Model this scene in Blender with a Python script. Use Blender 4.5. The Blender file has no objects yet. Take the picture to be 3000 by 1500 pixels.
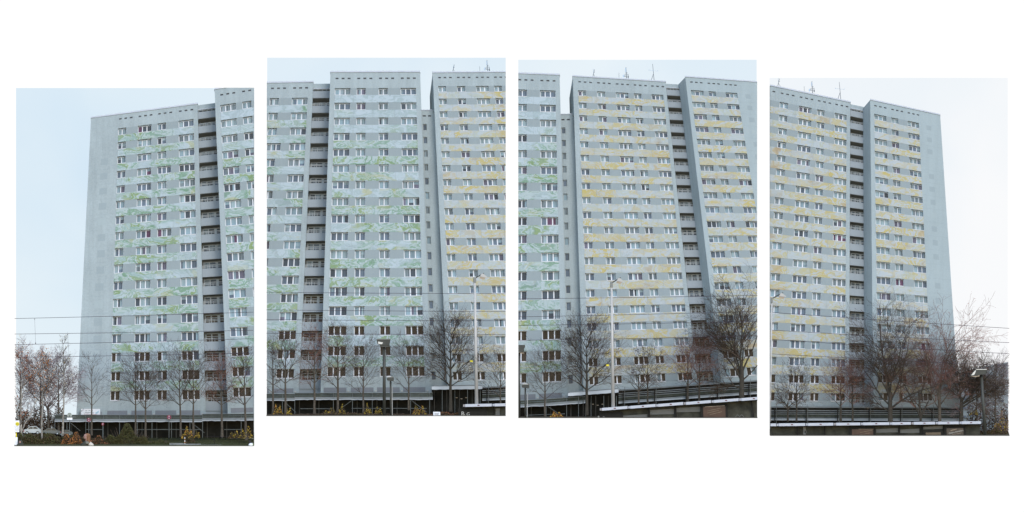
import bpy, bmesh, math, random
import numpy as np

# ------------------------------------------------------------------ camera, world, sun, exposure
SC = bpy.context.scene
S = 0.06            # metres for one unit of the layout sheet (3000 x 1500 units)
DIST = 8000.0       # long lens, far away
def W(x, y, d=0.0):
    return ((x - 1500.0) * S, d, (1310.0 - y) * S)

cam = bpy.data.cameras.new('camera')
camo = bpy.data.objects.new('camera', cam); SC.collection.objects.link(camo)
camo.location = (0, -DIST, (1310 - 750) * S)
camo.rotation_euler = (math.radians(90), 0, 0)
cam.sensor_fit = 'HORIZONTAL'; cam.sensor_width = 36.0
cam.lens = 36.0 * DIST / (3000 * S)
cam.clip_start = 50; cam.clip_end = 12000
SC.camera = camo
SC.render.resolution_x = 1024; SC.render.resolution_y = 512

EXPO = 1.07
world = bpy.data.worlds.new('World'); SC.world = world; world.use_nodes = True
wn = world.node_tree; wn.nodes.clear()
sky = wn.nodes.new('ShaderNodeTexSky'); sky.sky_type = 'NISHITA'; sky.sun_disc = False
SUN_EL, SUN_AZ = math.radians(38), math.radians(158)      # azimuth: clockwise from +Y seen from above
sky.sun_elevation = SUN_EL; sky.sun_rotation = SUN_AZ
sky.air_density = 1.0; sky.dust_density = 0.4; sky.ozone_density = 1.0
bg = wn.nodes.new('ShaderNodeBackground'); bg.inputs['Strength'].default_value = 0.145
wo = wn.nodes.new('ShaderNodeOutputWorld')
wn.links.new(sky.outputs[0], bg.inputs[0]); wn.links.new(bg.outputs[0], wo.inputs[0])
sun = bpy.data.lights.new('sun', 'SUN'); sun.energy = 0.75; sun.angle = math.radians(24); sun.color = (1.0, 0.97, 0.93)
suno = bpy.data.objects.new('sun', sun); SC.collection.objects.link(suno)
from mathutils import Vector
sd = Vector((math.sin(SUN_AZ) * math.cos(SUN_EL), math.cos(SUN_AZ) * math.cos(SUN_EL), math.sin(SUN_EL)))
suno.rotation_euler = (-sd).to_track_quat('-Z', 'Y').to_euler()
SC.view_settings.view_transform = 'Standard'; SC.view_settings.look = 'None'
SC.view_settings.exposure = EXPO; SC.view_settings.gamma = 1.0
SC.view_settings.use_curve_mapping = False
EM = 2.0 ** (-EXPO)

R = random.Random(7)
COL = SC.collection

# ------------------------------------------------------------------ materials
MATS = {}
def newmat(name):
    m = bpy.data.materials.new(name); m.use_nodes = True
    nt = m.node_tree; nt.nodes.clear()
    out = nt.nodes.new('ShaderNodeOutputMaterial')
    b = nt.nodes.new('ShaderNodeBsdfPrincipled')
    nt.links.new(b.outputs[0], out.inputs[0])
    MATS[name] = m
    return m, nt, b

def N(nt, t, **kw):
    n = nt.nodes.new(t)
    for k, v in kw.items():
        if k in n.inputs: n.inputs[k].default_value = v
        else: setattr(n, k, v)
    return n

def simple(name, col, rough=0.7, var=0.12, scale=0.8, metal=0.0, bump=0.0, spec=0.3):
    m, nt, b = newmat(name)
    geo = N(nt, 'ShaderNodeNewGeometry')
    nz = N(nt, 'ShaderNodeTexNoise', Scale=scale, Detail=6.0, Roughness=0.6)
    nt.links.new(geo.outputs['Position'], nz.inputs['Vector'])
    r = N(nt, 'ShaderNodeValToRGB')
    e = r.color_ramp.elements
    e[0].position = 0.3; e[1].position = 0.7
    e[0].color = tuple(c * (1 - var) for c in col) + (1,)
    e[1].color = tuple(min(1, c * (1 + var)) for c in col) + (1,)
    nt.links.new(nz.outputs['Fac'], r.inputs[0]); nt.links.new(r.outputs[0], b.inputs['Base Color'])
    b.inputs['Roughness'].default_value = rough; b.inputs['Metallic'].default_value = metal
    b.inputs['Specular IOR Level'].default_value = spec
    if bump:
        bp = N(nt, 'ShaderNodeBump', Strength=bump, Distance=0.05)
        nt.links.new(nz.outputs['Fac'], bp.inputs['Height']); nt.links.new(bp.outputs[0], b.inputs['Normal'])
    return m

def concrete(name, col, stain=0.16, joints=True):
    """weathered cast concrete: fine grain, cloudy patches, streaks running down"""
    m, nt, b = newmat(name)
    geo = N(nt, 'ShaderNodeNewGeometry')
    mp = N(nt, 'ShaderNodeMapping'); mp.inputs['Scale'].default_value = (1.1, 1.1, 0.10)
    nt.links.new(geo.outputs['Position'], mp.inputs['Vector'])
    streak = N(nt, 'ShaderNodeTexNoise', Scale=1.0, Detail=8.0, Roughness=0.65)
    nt.links.new(mp.outputs[0], streak.inputs['Vector'])
    cloud = N(nt, 'ShaderNodeTexNoise', Scale=0.16, Detail=5.0, Roughness=0.6)
    nt.links.new(geo.outputs['Position'], cloud.inputs['Vector'])
    grain = N(nt, 'ShaderNodeTexNoise', Scale=4.5, Detail=3.0, Roughness=0.7)
    nt.links.new(geo.outputs['Position'], grain.inputs['Vector'])
    a1 = N(nt, 'ShaderNodeMath', operation='MULTIPLY'); a1.inputs[1].default_value = 0.45
    a2 = N(nt, 'ShaderNodeMath', operation='MULTIPLY'); a2.inputs[1].default_value = 0.35
    a3 = N(nt, 'ShaderNodeMath', operation='MULTIPLY'); a3.inputs[1].default_value = 0.45
    nt.links.new(streak.outputs['Fac'], a1.inputs[0]); nt.links.new(cloud.outputs['Fac'], a2.inputs[0]); nt.links.new(grain.outputs['Fac'], a3.inputs[0])
    s1 = N(nt, 'ShaderNodeMath', operation='ADD'); s2 = N(nt, 'ShaderNodeMath', operation='ADD')
    nt.links.new(a1.outputs[0], s1.inputs[0]); nt.links.new(a2.outputs[0], s1.inputs[1])
    nt.links.new(s1.outputs[0], s2.inputs[0]); nt.links.new(a3.outputs[0], s2.inputs[1])
    r = N(nt, 'ShaderNodeValToRGB'); e = r.color_ramp.elements
    e[0].position = 0.42; e[1].position = 0.82
    e[0].color = tuple(c * (1 - stain) for c in col) + (1,)
    e[1].color = tuple(c * (1 + stain * 0.8) for c in col) + (1,)
    nt.links.new(s2.outputs[0], r.inputs[0]); nt.links.new(r.outputs[0], b.inputs['Base Color'])
    b.inputs['Roughness'].default_value = 0.9; b.inputs['Specular IOR Level'].default_value = 0.15
    bp = N(nt, 'ShaderNodeBump', Strength=0.25, Distance=0.03)
    nt.links.new(grain.outputs['Fac'], bp.inputs['Height']); nt.links.new(bp.outputs[0], b.inputs['Normal'])
    return m

def marbled(name, stopsA, stopsB, vein, accent, seed):
    """hand-painted marbled band; the object colour's red channel mixes palette A to palette B"""
    m, nt, b = newmat(name)
    geo = N(nt, 'ShaderNodeNewGeometry')
    mp = N(nt, 'ShaderNodeMapping'); mp.inputs['Rotation'].default_value = (0, math.radians(-32), 0)
    mp.inputs['Scale'].default_value = (0.72, 1, 1.25); mp.inputs['Location'].default_value = (seed, seed * 1.7, seed * 0.3)
    nt.links.new(geo.outputs['Position'], mp.inputs['Vector'])
    wz = N(nt, 'ShaderNodeTexNoise', Scale=0.33, Detail=3.0, Roughness=0.5)
    nt.links.new(mp.outputs[0], wz.inputs['Vector'])
    sb = N(nt, 'ShaderNodeVectorMath', operation='SUBTRACT'); sb.inputs[1].default_value = (0.5, 0.5, 0.5)
    nt.links.new(wz.outputs['Color'], sb.inputs[0])
    sc = N(nt, 'ShaderNodeVectorMath', operation='SCALE'); sc.inputs['Scale'].default_value = 4.5
    nt.links.new(sb.outputs[0], sc.inputs[0])
    ad = N(nt, 'ShaderNodeVectorMath', operation='ADD')
    nt.links.new(mp.outputs[0], ad.inputs[0]); nt.links.new(sc.outputs[0], ad.inputs[1])
    n1 = N(nt, 'ShaderNodeTexNoise', Scale=0.24, Detail=9.0, Roughness=0.62, Distortion=0.6)
    nt.links.new(ad.outputs[0], n1.inputs['Vector'])
    def ramp(stops):
        r = N(nt, 'ShaderNodeValToRGB'); el = r.color_ramp.elements
        while len(el) > 1: el.remove(el[-1])
        el[0].position = stops[0][0]; el[0].color = stops[0][1] + (1,)
        for p, c in stops[1:]:
            x = el.new(p); x.color = c + (1,)
        return r
    rA, rB = ramp(stopsA), ramp(stopsB)
    nt.links.new(n1.outputs['Fac'], rA.inputs[0]); nt.links.new(n1.outputs['Fac'], rB.inputs[0])
    oi = N(nt, 'ShaderNodeObjectInfo')
    sp = N(nt, 'ShaderNodeSeparateColor'); nt.links.new(oi.outputs['Color'], sp.inputs[0])
    mx = N(nt, 'ShaderNodeMix', data_type='RGBA')
    n0 = N(nt, 'ShaderNodeTexNoise', Scale=0.16, Detail=4.0, Roughness=0.55, Distortion=0.6)
    off0 = N(nt, 'ShaderNodeVectorMath', operation='ADD'); off0.inputs[1].default_value = (57, -13, 29)
    nt.links.new(ad.outputs[0], off0.inputs[0]); nt.links.new(off0.outputs[0], n0.inputs['Vector'])
    r0 = N(nt, 'ShaderNodeValToRGB'); r0.color_ramp.elements[0].position = 0.43; r0.color_ramp.elements[1].position = 0.50
    r0.color_ramp.elements[0].color = (.10, .10, .10, 1)
    nt.links.new(n0.outputs['Fac'], r0.inputs[0])
    m0 = N(nt, 'ShaderNodeMath', operation='MULTIPLY'); nt.links.new(r0.outputs[0], m0.inputs[0]); nt.links.new(sp.outputs[0], m0.inputs[1])
    nt.links.new(m0.outputs[0], mx.inputs[0]); nt.links.new(rA.outputs[0], mx.inputs[6]); nt.links.new(rB.outputs[0], mx.inputs[7])
    # accent splashes
    n2 = N(nt, 'ShaderNodeTexNoise', Scale=0.21, Detail=7.0, Roughness=0.6, Distortion=1.2)
    off = N(nt, 'ShaderNodeVectorMath', operation='ADD'); off.inputs[1].default_value = (31, 17, 9)
    nt.links.new(ad.outputs[0], off.inputs[0]); nt.links.new(off.outputs[0], n2.inputs['Vector'])
    r2 = N(nt, 'ShaderNodeValToRGB'); r2.color_ramp.elements[0].position = 0.56; r2.color_ramp.elements[1].position = 0.63
    nt.links.new(n2.outputs['Fac'], r2.inputs[0])
    am = N(nt, 'ShaderNodeMath', operation='MULTIPLY'); nt.links.new(r2.outputs[0], am.inputs[0]); nt.links.new(sp.outputs[1], am.inputs[1])
    mx2 = N(nt, 'ShaderNodeMix', data_type='RGBA'); mx2.inputs[7].default_value = accent + (1,)
    nt.links.new(am.outputs[0], mx2.inputs[0]); nt.links.new(mx.outputs[2], mx2.inputs[6])
    # thin dark veins
    n3 = N(nt, 'ShaderNodeTexNoise', Scale=0.6, Detail=6.0, Roughness=0.6, Distortion=1.6)
    off2 = N(nt, 'ShaderNodeVectorMath', operation='ADD'); off2.inputs[1].default_value = (-11, 23, 41)
    nt.links.new(ad.outputs[0], off2.inputs[0]); nt.links.new(off2.outputs[0], n3.inputs['Vector'])
    r3 = ramp([(0.0, (0, 0, 0)), (0.375, (0, 0, 0)), (0.385, (0.5, 0.5, 0.5)), (0.397, (0, 0, 0))])
    nt.links.new(n3.outputs['Fac'], r3.inputs[0])
    mx3 = N(nt, 'ShaderNodeMix', data_type='RGBA'); mx3.inputs[7].default_value = vein + (1,)
    nt.links.new(r3.outputs[0], mx3.inputs[0]); nt.links.new(mx2.outputs[2], mx3.inputs[6])
    nt.links.new(mx3.outputs[2], b.inputs['Base Color'])
    b.inputs['Roughness'].default_value = 0.85; b.inputs['Specular IOR Level'].default_value = 0.2
    return m

def glass(name, col, rough=0.08, folds=0.0):
    m, nt, b = newmat(name)
    geo = N(nt, 'ShaderNodeNewGeometry')
    mp = N(nt, 'ShaderNodeMapping'); mp.inputs['Scale'].default_value = (5.5, 1, 0.25)
    nt.links.new(geo.outputs['Position'], mp.inputs['Vector'])
    nz = N(nt, 'ShaderNodeTexNoise', Scale=1.0, Detail=3.0)
    nt.links.new(mp.outputs[0], nz.inputs['Vector'])
    oi = N(nt, 'ShaderNodeObjectInfo')
    r = N(nt, 'ShaderNodeValToRGB'); e = r.color_ramp.elements
    v = 0.1 + folds
    e[0].position = 0.35; e[1].position = 0.65
    e[0].color = tuple(c * (1 - v) for c in col) + (1,); e[1].color = tuple(min(1, c * (1 + v)) for c in col) + (1,)
    nt.links.new(nz.outputs['Fac'], r.inputs[0])
    hv = N(nt, 'ShaderNodeHueSaturation')
    ma = N(nt, 'ShaderNodeMath', operation='MULTIPLY_ADD'); ma.inputs[1].default_value = 0.5; ma.inputs[2].default_value = 0.75
    nt.links.new(oi.outputs['Random'], ma.inputs[0]); nt.links.new(ma.outputs[0], hv.inputs['Value'])
    nt.links.new(r.outputs[0], hv.inputs['Color']); nt.links.new(hv.outputs[0], b.inputs['Base Color'])
    b.inputs['Roughness'].default_value = rough; b.inputs['Specular IOR Level'].default_value = 0.10
    return m

concrete('wall_concrete', (0.352, 0.402, 0.408), 0.21)
concrete('wall_concrete_d', (0.352, 0.408, 0.416), 0.11)
concrete('infill', (0.285, 0.328, 0.336), 0.07)
concrete('patch', (0.31, 0.36, 0.37), 0.07)
concrete('patch_light', (0.36, 0.415, 0.42), 0.07)
concrete('base_panel', (0.215, 0.225, 0.24), 0.1)
concrete('parapet', (0.305, 0.335, 0.350), 0.1)
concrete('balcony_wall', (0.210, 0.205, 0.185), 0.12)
simple('coping', (0.500, 0.520, 0.570), 0.5, 0.05)
simple('frame_white', (0.660, 0.670, 0.690), 0.45, 0.04, 0.6)
simple('frame_dull', (0.40, 0.42, 0.41), 0.5, 0.06, 0.6)
simple('sill', (0.62, 0.62, 0.63), 0.5, 0.06)
simple('vent_dark', (0.05, 0.05, 0.055), 0.8)
simple('vent_lip', (0.24, 0.26, 0.27), 0.7)
glass('pane_dark', (0.056, 0.074, 0.094))
glass('pane_slate', (0.105, 0.140, 0.180))
glass('pane_mauve', (0.115, 0.115, 0.155), folds=0.15)
glass('pane_curtain', (0.222, 0.285, 0.304), 0.2, 0.15)
glass('pane_blue', (0.205, 0.281, 0.319), 0.15, 0.08)
glass('pane_net', (0.165, 0.205, 0.225), 0.15, 0.3)
glass('pane_wine', (0.11, 0.06, 0.10), 0.2, 0.2)
glass('pane_red', (0.20, 0.04, 0.04), 0.2, 0.2)
glass('pane_brown', (0.040, 0.033, 0.026), 0.08, 0.2)  # reflected trees put into the glass colour, for the low floors
WHITE_A = (0.50, 0.545, 0.54)
marbled('band_green',
        [(0.30, (0.277, 0.336, 0.343)), (0.41, (0.400, 0.465, 0.495)), (0.45, (0.316, 0.390, 0.397)), (0.475, (0.419, 0.484, 0.515)), (0.53, (0.428, 0.494, 0.525)), (0.55, (0.326, 0.400, 0.415)), (0.60, (0.428, 0.494, 0.525))],
        [(0.30, (0.147, 0.243, 0.162)), (0.38, (0.196, 0.306, 0.225)), (0.415, (0.400, 0.470, 0.450)), (0.445, (0.400, 0.465, 0.465)), (0.455, (0.156, 0.259, 0.164)), (0.492, (0.224, 0.342, 0.253)),
         (0.50, (0.381, 0.456, 0.455)), (0.53, (0.400, 0.465, 0.475)), (0.54, (0.255, 0.328, 0.144)), (0.58, (0.172, 0.267, 0.150)), (0.592, (0.380, 0.460, 0.430)), (0.63, (0.199, 0.317, 0.266)), (0.67, (0.391, 0.456, 0.465))],
        (0.110, 0.120, 0.080), (0.384, 0.364, 0.134), 3.0)
marbled('band_yellow',
        [(0.32, (0.380, 0.410, 0.400)), (0.44, (0.419, 0.465, 0.480)), (0.47, (0.394, 0.428, 0.370)), (0.5, (0.391, 0.437, 0.455)), (0.56, (0.437, 0.475, 0.495)), (0.58, (0.449, 0.411, 0.287)), (0.62, (0.400, 0.446, 0.465))],
        [(0.31, (0.369, 0.267, 0.149)), (0.38, (0.430, 0.370, 0.234)), (0.415, (0.419, 0.446, 0.446)), (0.445, (0.437, 0.465, 0.465)), (0.455, (0.460, 0.359, 0.106)), (0.49, (0.469, 0.411, 0.192)), (0.50, (0.428, 0.446, 0.446)),
         (0.53, (0.437, 0.465, 0.475)), (0.54, (0.460, 0.370, 0.106)), (0.585, (0.439, 0.391, 0.234)), (0.60, (0.409, 0.446, 0.455)), (0.64, (0.380, 0.298, 0.160)), (0.68, (0.428, 0.456, 0.465))],
        (0.115, 0.118, 0.090), (0.430, 0.328, 0.139), 11.0)
simple('canopy_teal', (0.060, 0.066, 0.054), 0.85, 0.3, 1.5, spec=0.1)
simple('canopy_grey', (0.165, 0.180, 0.185), 0.5, 0.15, 1.0)
simple('gutter', (0.360, 0.380, 0.400), 0.45, 0.08, 1.0)
simple('steel_post', (0.120, 0.130, 0.125), 0.45, 0.12, metal=0.3)
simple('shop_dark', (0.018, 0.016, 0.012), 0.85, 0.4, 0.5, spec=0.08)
simple('column', (0.05, 0.045, 0.036), 0.8)
simple('awning', (0.460, 0.490, 0.520), 0.6, 0.06)
simple('bark', (0.078, 0.064, 0.048), 0.9, 0.35, 3.0)
simple('bark_dark', (0.044, 0.037, 0.027), 0.9, 0.3, 3.0)
simple('bark_birch', (0.26, 0.235, 0.20), 0.8, 0.5, 2.2)
simple('twig', (0.078, 0.056, 0.040), 0.9, 0.2)
simple('twig_red', (0.170, 0.090, 0.068), 0.9, 0.25)
simple('twig_purple', (0.260, 0.195, 0.200), 0.9, 0.2)
simple('bud', (0.10, 0.035, 0.03), 0.8, 0.4, 2.0)
simple('leaf_red', (0.300, 0.110, 0.050), 0.7, 0.4, 2.0)
simple('leaf_pink', (0.260, 0.110, 0.090), 0.7, 0.3, 2.0)
simple('leaf_orange', (0.420, 0.160, 0.040), 0.7, 0.4, 2.0)
simple('leaf_yellow', (0.45, 0.30, 0.035), 0.7, 0.35, 2.0)
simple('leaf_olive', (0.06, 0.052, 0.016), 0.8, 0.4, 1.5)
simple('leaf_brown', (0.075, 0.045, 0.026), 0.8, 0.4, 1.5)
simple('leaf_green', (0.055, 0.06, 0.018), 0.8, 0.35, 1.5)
simple('soil', (0.055, 0.045, 0.028), 0.95, 0.4, 0.9, bump=0.4)
simple('lawn', (0.05, 0.052, 0.02), 0.95, 0.4, 0.6, bump=0.4)
simple('wire', (0.05, 0.035, 0.045), 0.6)
simple('lamp_black', (0.050, 0.050, 0.042), 0.45, 0.2)
simple('lamp_white', (0.460, 0.440, 0.410), 0.4, 0.06)
simple('lamp_grey', (0.22, 0.22, 0.20), 0.5, 0.1)
simple('lens', (0.620, 0.590, 0.530), 0.3, 0.1)
simple('lens_brown', (0.36, 0.28, 0.20), 0.3, 0.2)
simple('antenna', (0.085, 0.10, 0.12), 0.5)
simple('antenna_pale', (0.36, 0.44, 0.52), 0.5)
simple('beam_white', (0.460, 0.470, 0.510), 0.4, 0.05)
simple('beam_joint', (0.36, 0.33, 0.32), 0.5)
simple('badge', (0.12, 0.03, 0.03), 0.6)
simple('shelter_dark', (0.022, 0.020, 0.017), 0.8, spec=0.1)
simple('shelter_glass', (0.055, 0.052, 0.038), 0.6, 0.5, 0.7, spec=0.15)
simple('frosted', (0.150, 0.145, 0.135), 0.4, 0.1)
simple('poster_dark', (0.06, 0.045, 0.035), 0.3)
simple('poster_red', (0.055, 0.026, 0.018), 0.3, 0.3)
simple('poster_tan', (0.120, 0.085, 0.055), 0.3, 0.3)
simple('print_tan', (0.34, 0.25, 0.18), 0.6)
simple('print_grey', (0.42, 0.40, 0.36), 0.6)
simple('print_ink', (0.07, 0.06, 0.08), 0.6)
simple('print_blue', (0.42, 0.58, 0.66), 0.6)
simple('sign_white', (0.80, 0.80, 0.82), 0.5, 0.04)
simple('sign_yellow', (0.72, 0.60, 0.03), 0.5)
simple('sign_red', (0.30, 0.03, 0.03), 0.5)
simple('sign_blue', (0.07, 0.09, 0.20), 0.5)
simple('sign_back', (0.30, 0.33, 0.31), 0.4, metal=0.3)
simple('car_silver', (0.34, 0.38, 0.42), 0.3, 0.06, metal=0.4)
simple('car_dark', (0.10, 0.11, 0.11), 0.3, 0.1, metal=0.3)
simple('car_glass', (0.03, 0.035, 0.04), 0.1)
simple('tyre', (0.02, 0.02, 0.02), 0.8)
simple('tail_light', (0.35, 0.03, 0.04), 0.3)
simple('skin', (0.38, 0.22, 0.18), 0.6, 0.06)
simple('hair', (0.20, 0.095, 0.045), 0.55, 0.45, 2.5)
simple('hair_dark', (0.025, 0.02, 0.018), 0.6)
simple('jacket_dark', (0.04, 0.04, 0.03), 0.8)
simple('jacket_pale', (0.55, 0.50, 0.44), 0.8)
simple('scarf', (0.16, 0.15, 0.12), 0.8)
simple('jacket_white', (0.78, 0.78, 0.80), 0.8)
simple('jacket_green', (0.25, 0.33, 0.16), 0.8)
simple('far_wall', (0.27, 0.31, 0.33), 0.9, 0.08, 0.2)
simple('far_roof', (0.22, 0.27, 0.29), 0.8, 0.1)
simple('kerb_grey', (0.170, 0.175, 0.170), 0.9, 0.25, 1.0)

def skymat(name, c0, c1, scale=0.02):
    m = bpy.data.materials.new(name); m.use_nodes = True
    nt = m.node_tree; nt.nodes.clear(); MATS[name] = m
    out = nt.nodes.new('ShaderNodeOutputMaterial'); em = nt.nodes.new('ShaderNodeEmission')
    geo = N(nt, 'ShaderNodeNewGeometry')
    nz = N(nt, 'ShaderNodeTexNoise', Scale=scale, Detail=4.0, Roughness=0.45, Distortion=0.4)
    nt.links.new(geo.outputs['Position'], nz.inputs['Vector'])
    r = N(nt, 'ShaderNodeValToRGB'); e = r.color_ramp.elements
    e[0].position = 0.36; e[1].position = 0.64; e[0].color = c0 + (1,); e[1].color = c1 + (1,)
    nt.links.new(nz.outputs['Fac'], r.inputs[0]); nt.links.new(r.outputs[0], em.inputs[0])
    em.inputs[1].default_value = EM
    nt.links.new(em.outputs[0], out.inputs[0])
    return m
skymat('margin_white', (1.02, 1.02, 1.02), (1.02, 1.02, 1.02))  # even glow for the blank white margins, no sky colour
skymat('sky_one', (0.67, 0.81, 0.925), (0.82, 0.905, 0.95))
skymat('sky_two', (0.69, 0.82, 0.93), (0.83, 0.91, 0.955))
skymat('sky_three', (0.74, 0.85, 0.935), (0.86, 0.925, 0.965))
skymat('sky_four', (0.86, 0.91, 0.955), (0.95, 0.96, 0.975))

# ------------------------------------------------------------------ object helpers
class Panel:
    def __init__(s, x0, y0, x1, y1, place):
        s.x0, s.y0, s.x1, s.y1, s.place = x0, y0, x1, y1, place
P1 = Panel(44.5, 257, 743.5, 1306, 'first view from the left')
P2 = Panel(781.5, 168, 1481.5, 1218, 'second view from the left')
P3 = Panel(1518.5, 174, 2218, 1224, 'third view from the left')
P4 = Panel(2256, 227, 2955, 1276, 'rightmost view')

class Thing:
    pass
def thing(name, label, cat, x, y, d, group=None):
    o = bpy.data.objects.new(name, None); COL.objects.link(o)
    o.empty_display_size = 0.5
    o.location = W(x, y, d); o['label'] = label; o['category'] = cat
    if group: o['group'] = group
    return o

def origin(o):
    while o.parent: o = o.parent
    return o.location

def emit(name, vpx, faces, mat, parent=None, pan=None, label=None, cat=None, group=None, kind=None, smooth=False, color=None, tags=True):
    """vpx: (x, y, depth) layout points; clipped at the edge of the set it belongs to; one mesh object"""
    if pan is not None:
        xs = [v[0] for v in vpx]; ys = [v[1] for v in vpx]
        a, b_, c, e = min(xs), max(xs), min(ys), max(ys)
        if b_ <= pan.x0 + .3 or a >= pan.x1 - .3 or e <= pan.y0 + .3 or c >= pan.y1 - .3: return None
        cut = a < pan.x0 or b_ > pan.x1 or c < pan.y0 or e > pan.y1
    else: cut = False
    off = origin(parent) if parent is not None else (0, 0, 0)
    me = bpy.data.meshes.new(name)
    vs = [W(*v) for v in vpx]
    if cut:
        bm = bmesh.new()
        bv = [bm.verts.new(v) for v in vs]
        for f in faces:
            try: bm.faces.new([bv[i] for i in f])
            except ValueError: pass
        p0, p1 = W(pan.x0, pan.y1), W(pan.x1, pan.y0)
        for co, no in (((p0[0], 0, 0), (-1, 0, 0)), ((p1[0], 0, 0), (1, 0, 0)), ((0, 0, p0[2]), (0, 0, -1)), ((0, 0, p1[2]), (0, 0, 1))):
            g = bmesh.ops.bisect_plane(bm, geom=bm.verts[:] + bm.edges[:] + bm.faces[:], plane_co=co, plane_no=no, clear_outer=True, dist=1e-5)
            ce = [x for x in g['geom_cut'] if isinstance(x, bmesh.types.BMEdge)]
            if 2 < len(ce) < 200:
                try: bmesh.ops.edgeloop_fill(bm, edges=ce)
                except Exception: pass
        if not bm.faces: bm.free(); return None
        for v in bm.verts: v.co -= Vector(off)
        bm.to_mesh(me); bm.free()
    else:
        me.from_pydata([(v[0] - off[0], v[1] - off[1], v[2] - off[2]) for v in vs], [], faces)
    me.materials.append(MATS[mat])
    if smooth:
        for p in me.polygons: p.use_smooth = True
    o = bpy.data.objects.new(name, me); COL.objects.link(o)
    if parent is not None: o.parent = parent
    if label: o['label'] = label
    if cat: o['category'] = cat
    if group: o['group'] = group
    if kind: o['kind'] = kind
    if color: o.color = color
    return o

BOXF = [(0, 1, 2, 3), (7, 6, 5, 4), (0, 4, 5, 1), (1, 5, 6, 2), (2, 6, 7, 3), (3, 7, 4, 0)]
class MB:
    """collects pieces of one part"""
    def __init__(s): s.v = []; s.f = []
    def add(s, v, f):
        o = len(s.v); s.v += list(v); s.f += [tuple(i + o for i in q) for q in f]; return s
    def prism(s, pts, d0, d1):
        n = len(pts)
        v = [(x, y, d0) for x, y in pts] + [(x, y, d1) for x, y in pts]
        f = [tuple(range(n)), tuple(range(2 * n - 1, n - 1, -1))] + [(i, i + n, (i + 1) % n + n, (i + 1) % n) for i in range(n)]
        return s.add(v, f)
    def box(s, x0, y0, x1, y1, d0, d1):
        return s.prism([(x0, y1), (x1, y1), (x1, y0), (x0, y0)], d0, d1)
    def bar(s, a, b, w, d0, d1):
        ax, ay = a; bx, by = b; L = math.hypot(bx - ax, by - ay) or 1
        nx, ny = -(by - ay) / L * w / 2, (bx - ax) / L * w / 2
        return s.prism([(ax + nx, ay + ny), (bx + nx, by + ny), (bx - nx, by - ny), (ax - nx, ay - ny)], d0, d1)
    def tube(s, p, q, r0, r1, n=8, caps=True):
        """round tube between layout points (x,y,depth m); radii in layout units"""
        px, py, pz = p[0], p[1], p[2] / S; qx, qy, qz = q[0], q[1], q[2] / S
        ax, ay, az = qx - px, qy - py, qz - pz; L = math.sqrt(ax * ax + ay * ay + az * az)
        if L < 1e-6: return s
        ax /= L; ay /= L; az /= L
        if abs(az) < .9: ex, ey, ez = ay, -ax, 0.0
        else: ex, ey, ez = 0.0, az, -ay
        l = math.sqrt(ex * ex + ey * ey + ez * ez); ex /= l; ey /= l; ez /= l
        fx, fy, fz = ay * ez - az * ey, az * ex - ax * ez, ax * ey - ay * ex
        v = []
        for (cx, cy, cz, r) in ((px, py, pz, r0), (qx, qy, qz, r1)):
            for k in range(n):
                t = 6.2831853 * k / n; c = math.cos(t) * r; w = math.sin(t) * r
                v.append((cx + c * ex + w * fx, cy + c * ey + w * fy, (cz + c * ez + w * fz) * S))
        f = [(k, (k + 1) % n, (k + 1) % n + n, k + n) for k in range(n)]
        if caps: f += [tuple(range(n - 1, -1, -1)), tuple(range(n, 2 * n))]
        return s.add(v, f)
    def loft(s, rings, n=14):
        """rings: (cx, cy, depth m, rx, rd) stacked; rx, rd in layout units"""
        v = []
        for (cx, cy, d, rx, rd) in rings:
            for k in range(n):
                a = 2 * math.pi * k / n
                v.append((cx + rx * math.cos(a), cy, d + rd * S * math.sin(a)))
        f = []
        for i in range(len(rings) - 1):
            for k in range(n):
                f.append((i * n + k, i * n + (k + 1) % n, (i + 1) * n + (k + 1) % n, (i + 1) * n + k))
        f += [tuple(range(n - 1, -1, -1)), tuple(range((len(rings) - 1) * n, len(rings) * n))]
        return s.add(v, f)
    def disc(s, cx, cy, r, d0, d1, n=20):
        return s.prism([(cx + r * math.cos(2 * math.pi * k / n), cy - r * math.sin(2 * math.pi * k / n)) for k in range(n)], d0, d1)
    def out(s, name, mat, parent=None, pan=None, **kw):
        return emit(name, s.v, s.f, mat, parent, pan, **kw)

def text(name, body, x, y, size, d, mat, parent, pan, tilt=0.0, squeeze=1.0):
    cu = bpy.data.curves.new(name, 'FONT'); cu.body = body; cu.size = size * S; cu.extrude = 0.01; cu.resolution_u = 2
    t = bpy.data.objects.new(name, cu); COL.objects.link(t)
    bpy.context.view_layer.update()
    me = bpy.data.meshes.new_from_object(t.evaluated_get(bpy.context.evaluated_depsgraph_get()))
    ca, sa = math.cos(tilt), math.sin(tilt)
    v = []
    for p in me.vertices:
        a, b = p.co.x / S * squeeze, p.co.y / S
        v.append((x + a * ca - b * sa, y - (a * sa + b * ca), d - p.co.z))
    f = [tuple(q.vertices) for q in me.polygons]
    bpy.data.objects.remove(t); bpy.data.curves.remove(cu); bpy.data.meshes.remove(me)
    return emit(name, v, f, mat, parent, pan)

def homography(src, dst):
    A = []; B = []
    for (u, v), (x, y) in zip(src, dst):
        A.append([u, v, 1, 0, 0, 0, -u * x, -v * x]); B.append(x)
        A.append([0, 0, 0, u, v, 1, -u * y, -v * y]); B.append(y)
    h = np.linalg.solve(np.array(A, float), np.array(B, float))
    return np.append(h, 1).reshape(3, 3)

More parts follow.
